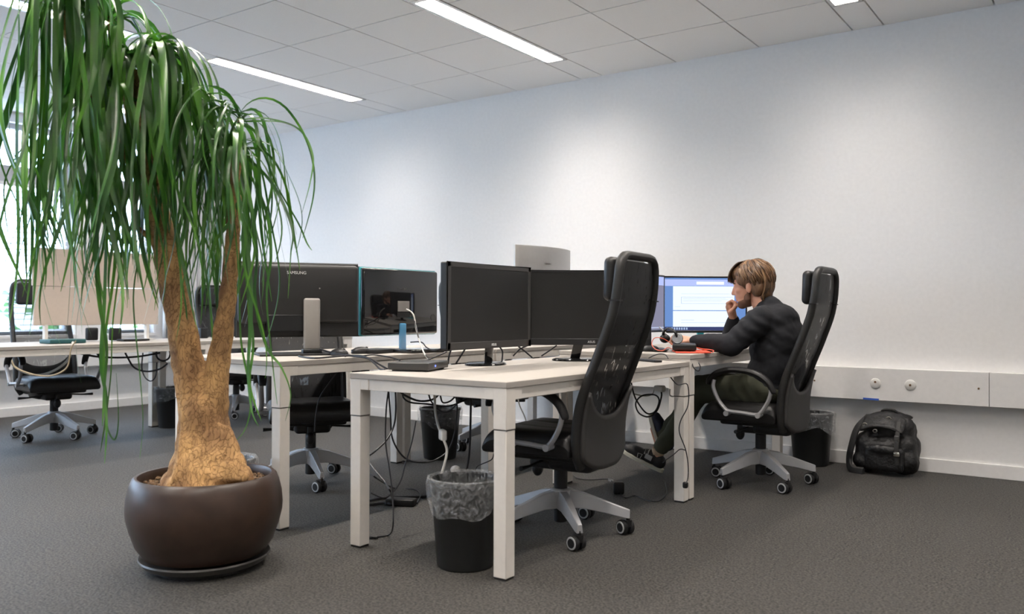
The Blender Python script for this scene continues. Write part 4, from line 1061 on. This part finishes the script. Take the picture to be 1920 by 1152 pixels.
# things in front of the man
Z = .768
p = at(1283,659,4.80); small('black_case', 'flat black case under the headset on the man\'s desk', 'case', MB().rbox((0,0,.020),(.13,.30,.034),.008), M['plast'], (p.x,p.y,Z+.012), R(24))
small('red_folder', 'thin red folder under the black case on the man\'s desk', 'folder', MB().rbox((0,0,.005),(.19,.25,.008),.003), M['red'], (p.x+.05,p.y-.02,Z), R(30))
t = thing('headset', 'black headset with a round grey ear cup lying on the black case', 'headset', (p.x-.01,p.y-.07,Z+.048), R(30))
dv = -ray(1272,645).normalized(); q4 = dv.to_track_quat('Z','Y').to_matrix(); q4 = Matrix.Rotation(-R(30),3,'Z') @ q4
part('ear_cup', MB().lathe([(0,-.02),(.026,-.02),(.031,-.012),(.031,.006),(.028,.012),(.023,.014),(0,.013)],32,c=(0,0,.030),ax=q4), M['bezel2'], t)
part('cup_ring', MB().lathe([(.024,.0145),(.026,.0165),(.0285,.0135),(.027,.010)],32,c=(0,0,.030),ax=q4), M['ring'], t)
part('cup_emblem', MB().lathe([(.010,.0135),(.012,.0155),(.014,.0135)],24,c=(0,0,.030),ax=q4).box(Vector((0,0,.030))+q4@Vector((0,0,.0145)),(.002,.012,.002),q4), M['ring'], t)
part('headband', MB().tube(smooth_path([(.0,.0,.035),(-.02,-.03,.07),(-.05,.03,.085),(-.07,.09,.06),(-.06,.11,.03)],6),.006,8,flat=1.6), M['plast'], t)
part('ear_cup', MB().ell((-.06,.11,.026),(.03,.028,.026)), M['plast'], t)
p = at(1240,656,4.85); small('phone', 'dark phone on the man\'s desk with the red cable looped over it', 'phone', MB().rbox((0,0,.008),(.075,.15,.010),.004), M['bezel'], (p.x,p.y,Z+.002), R(20))
p = at(1232,672,4.42); small('keyboard_tray', 'thin black strip lying at the far end of the nearest desk', 'strip', MB().rbox((0,0,.006),(.045,.22,.010),.003), M['plast'], (-2.00,4.06,.733), R(58))

# cables: each its own thing
def cable(name, label, pts, r=.0035, m='cable', cat='cable', n=6, group='loose cables'):
    o = part(name, MB().tube(smooth_path(pts, n), r, 7), M[m], None); return tag(o, label, cat, group)
A = at
cable('cable','red cable looping over the phone on the man\'s desk', [A(1265,650,4.8),A(1245,636,4.8),A(1228,634,4.8),A(1222,645,4.8),A(1229,655,4.75),A(1242,658,4.72),A(1252,652,4.75),A(1262,655,4.74),A(1272,653,4.7)], .0022,'cabler')
cable('cable','red cable running from the headset to the elbow of the seated man', [A(1305,652,4.7),A(1318,655,4.66),A(1330,656,4.62),A(1338,658,4.58),A(1336,661,4.55)], .003,'cabler')
cable('cable','black cable arching over the black strip at the far end of the nearest desk', [A(1216,672,4.4),A(1226,667,4.4),A(1238,664,4.4),A(1248,666,4.38),A(1253,673,4.36)], .0028)
cable('cable','black cable loop hanging under the front edge of the man\'s desk', [A(1298,682,4.5),A(1300,689,4.48),A(1306,695,4.47),A(1311,695,4.47),A(1313,688,4.48),A(1310,681,4.5)], .003)
cable('cable','black cable hanging down the double desk leg, with an inline lump', [A(1252,700,4.45),A(1262,714,4.36),A(1272,722,4.32),A(1289,722,4.32),A(1290,760,4.32),A(1276,790,4.30),A(1274,812,4.30),A(1285,842,4.30),A(1290,870,4.30),A(1290,895,4.30),A(1286,908,4.28)], .0028)
small('cable_plug','small black plug end hanging on the double desk leg','plug', MB().rbox((0,0,0),(.025,.025,.032),.008), M['plast'], A(1285,910,4.27))
cable('cable','black cable branching left from the double desk leg', [A(1286,845,4.30),A(1275,843,4.32),A(1264,852,4.4),A(1250,862,4.5),A(1243,868,4.55)], .0025)
cable('cable','coiled black cable under the far desk, below the white socket', [A(1181,700,5.3),A(1186,730,5.3),A(1194,752,5.3),A(1212,775,5.3),A(1228,772,5.3),A(1236,752,5.3),A(1228,741,5.3),A(1205,742,5.3),A(1192,756,5.3),A(1198,775,5.3),A(1216,782,5.3),A(1232,770,5.3),A(1240,745,5.3),A(1240,735,5.3)], .005)
cable('cable','white cable loop under the far desk', [A(1188,739,5.32),A(1208,743,5.32),A(1222,740,5.32),A(1226,730,5.32)], .004,'cablew')
cable('cable','white hook of cable right of the white socket', [A(1256,730,5.32),A(1256,741,5.32),A(1262,744,5.32),A(1268,741,5.32)], .004,'cablew')
small('socket_block','white socket block under the duct beside the coiled cable','socket', MB().rbox((0,0,0),(.065,.05,.04),.01), M['white'], A(1237,729,5.32))
# adapters and cables on the floor near the empty chair
p = atz(1160,916,.03); small('power_adapter','black power adapter standing on the carpet beside the empty chair','adapter', MB().rbox((0,0,.033),(.06,.05,.066),.012), M['plast'], (p.x,p.y,0), R(30))
cable('cable','black cable on the carpet from behind the empty chair to the adapter', [atz(1076,893,.01),atz(1085,898,.006),atz(1110,900,.006),atz(1138,899,.02),atz(1150,905,.04)], .003)
small('plug','white plug tip at the adapter beside the empty chair','plug', MB().cyl((-.015,0,0),(.015,0,0),.007,n=10), M['white'], atz(1145,901,.035))
cable('cable','black cable curling over the carpet right of the adapter', [atz(1160,921,.01),atz(1172,934,.006),atz(1190,930,.005),atz(1212,938,.005),atz(1235,940,.005),atz(1250,925,.005),atz(1247,905,.005)], .0028)
p = atz(752,948,.0); small('power_brick','black power brick lying on the carpet under the nearest desk','adapter', MB().rbox((0,0,.018),(.15,.065,.034),.006), M['plast'], (p.x,p.y,0), R(25))
cable('cable','thick black cable on the carpet behind the power brick', [atz(690,940,.006),atz(715,935,.006),atz(750,933,.006),atz(790,932,.006),atz(815,930,.006)], .006)
cable('cable','black cable on the carpet left of the power brick', [atz(688,948,.006),atz(705,946,.006),atz(722,944,.01),atz(733,945,.02)], .006)
cable('cable','thin black cable dropping from the desk to the carpet beside the left leg', [A(729,727,3.75),A(724,770,3.75),A(723,830,3.72),A(730,880,3.66),A(736,930,3.6),A(737,985,3.52),atz(730,1003,.01),atz(712,1007,.005),atz(692,1010,.005)], .0035)
small('cable_plug','black plug with green end lying on the carpet by the left desk leg','plug', MB().cyl((-.03,0,0),(.02,0,0),.006,n=10), M['plast'], atz(700,1008,.008), R(20))
cable('cable','black cable hanging in a long loop left under the nearest desk', [A(741,728,3.8),A(742,770,3.8),A(738,800,3.8),A(725,825,3.75),A(705,845,3.7),A(688,858,3.7)], .004)
cable('cable','black cable hanging in a long loop right under the nearest desk', [A(728,728,3.85),A(732,780,3.85),A(735,820,3.85),A(750,850,3.85),A(770,865,3.9),A(800,867,3.95),A(822,860,3.95),A(840,845,4.0),A(852,815,4.0),A(857,770,4.0),A(854,735,4.0)], .004)
cable('cable','black cable crossing down to the power brick', [A(690,865,3.8),A(705,885,3.75),A(722,905,3.7),A(733,925,3.65),atz(738,940,.02)], .004)
cable('cable','black cable curling on the carpet towards the small wire end', [A(690,885,3.8),A(710,900,3.75),atz(740,916,.01),atz(775,918,.01),atz(788,928,.01),atz(782,944,.01)], .0035)
cable('cable','thin black cable swinging between the desk legs', [A(780,790,3.95),A(772,830,3.9),A(760,870,3.85),A(752,900,3.8),A(738,922,3.75),A(720,934,3.72),A(695,925,3.7)], .003)
cable('cable','black cable bundle slung under the nearest desk, upper strand', [A(745,730,3.8),A(760,742,3.85),A(785,752,3.9),A(810,750,3.95),A(825,738,3.95)], .005)
cable('cable','black cable bundle slung under the nearest desk, lower strand', [A(757,730,3.8),A(756,745,3.8),A(770,755,3.8),A(800,758,3.9),A(840,762,3.95),A(868,752,4.0),A(895,738,4.0)], .004)
cable('cable','short black cable loop under the nearest desk', [A(825,738,3.95),A(830,755,3.95),A(845,752,3.95),A(858,738,3.95)], .004)
cable('cable','black cable under the nearest desk leading to the second wastebasket', [A(803,735,3.9),A(808,752,3.92),A(822,768,3.95),A(836,773,3.95),A(850,765,3.95),A(862,750,3.95)], .004)
cable('cable','thick straight black cable dropping to the front wastebasket', [A(883,745,3.9),A(882,800,3.85),A(880,850,3.7),A(875,880,3.58)], .005)
cable('cable','white cable hanging from the desk to the floor through the white box', [A(815,735,3.6),A(816,770,3.6),A(822,800,3.55),A(832,825,3.5),A(838,845,3.48),A(834,868,3.45),A(826,895,3.42)], .0055,'cablew')
small('inline_box','white inline box hanging on the white cable in front of the wastebasket','box', MB().rbox((0,0,0),(.055,.025,.045),.008), M['white'], A(830,816,3.52), R(-35))
small('socket','white round plug behind the front wastebasket rim','plug', MB().ell((0,0,0),(.022,.022,.018)), M['white'], A(854,881,3.62))
cable('cable','thin black cable from the empty chair seat to the carpet', [A(926,850,3.7),A(922,862,3.72),A(905,870,3.75),A(895,875,3.78),A(890,885,3.8)], .0025)
cable('cable','grey cable hanging beside the chair knob under the desk', [A(970,740,4.6),A(974,760,4.6),A(982,778,4.6),A(988,795,4.6)], .0035,'cablew')
# cables on the palm desk
cable('cable','black cable running along the palm desk to the docking box', [atz(560,668,.77),atz(590,672,.77),A(640,668,4.2),A(680,668,4.15),A(700,680,3.98),A(712,692,3.85),A(722,694,3.8)], .0045)
cable('cable','second black cable lying over the palm desk edge to the docking box', [A(600,655,4.4),A(625,662,4.35),A(660,668,4.2),A(690,672,4.1),A(712,684,3.95),A(726,692,3.85)], .0045)
cable('cable','black cable from the dark mouse across the palm desk', [A(640,663,4.35),A(670,668,4.25),A(700,666,4.25),A(730,670,4.2),A(750,676,4.0)], .0035)
cable('cable','grey cable hanging off the palm desk in front of the chair', [A(648,668,4.2),A(640,685,4.18),A(620,715,4.2),A(600,745,4.2),A(592,780,4.2),A(590,810,4.2)], .0035)
cable('cable','pale cable from the glossy monitor plate down to the desk', [A(762,580,4.78),A(775,590,4.75),A(781,620,4.7),A(790,650,4.4),A(800,670,4.2),A(815,682,3.95)], .004,'cablew')
cable('cable','black cable from the glossy monitor plate down to the docking box', [A(768,582,4.78),A(777,600,4.75),A(784,630,4.6),A(795,662,4.3),A(812,680,4.0),A(820,684,3.9)], .0035)
cable('cable','black cables looping on the palm desk left of the first monitor', [A(770,642,4.7),A(790,642,4.6),A(800,652,4.5),A(815,658,4.4),A(830,652,4.3),A(832,648,4.2)], .0035)
cable('cable','black cable from the docking box to the first monitor', [A(785,683,3.85),A(800,676,3.9),A(820,668,3.9),A(838,660,3.9)], .0035)
cable('cable','black cable behind the first monitor, left', [A(846,655,4.05),A(842,668,4.05),A(840,683,4.05)], .0045)
cable('cable','black cable behind the first monitor, right', [A(872,655,4.05),A(864,668,4.05),A(855,682,4.05)], .0045)
cable('cable','black cable behind the stand of the first monitor', [A(936,650,4.3),A(942,660,4.3),A(941,678,4.3)], .004)
cable('cable','black crossed cable between the two dark monitors, first strand', [A(990,648,4.6),A(975,655,4.6),A(962,668,4.6)], .0045)
cable('cable','black crossed cable between the two dark monitors, second strand', [A(972,650,4.6),A(985,660,4.6),A(998,671,4.6)], .0045)
cable('cable','grey cable right of the crossed cables between the dark monitors', [A(1044,648,4.6),A(1030,658,4.6),A(1015,668,4.6)], .004)
# cables of the window desks
cable('cable','pale cable loop hanging from the left window desk over the chair', [A(136,640,6.2),A(136,655,6.1),A(125,678,6.1),A(100,696,6.1),A(70,704,6.1),A(45,698,6.1),A(28,688,6.1),A(22,680,6.1)], .009,'cablew')
cable('cable','black cable slung under the window desk, long strand', [A(145,662,6.4),A(180,669,6.5),A(220,671,6.6),A(260,669,6.7),A(300,662,6.8)], .008)
cable('cable','black cable loop under the window desk beside its leg', [A(233,658,6.6),A(240,672,6.6),A(252,690,6.6),A(275,697,6.6),A(300,692,6.6),A(314,682,6.6)], .007)
cable('cable','blue-black coil of cable hanging left of the palm trunk', [A(306+12*cos(a)*1.1,664+13*sin(a),6.7) for a in [i*.5 for i in range(26)]], .007, n=2)
cable('cable','black loop of cable under the window desk', [A(268,662,6.6),A(266,690,6.6),A(272,708,6.6),A(283,715,6.6),A(292,705,6.6),A(294,680,6.6)], .005)
cable('cable','black power cable snaking down from the docking box to the cable bundle', [A(640,705,4.4),A(636,690,4.4),A(634,675,4.35)], .003)
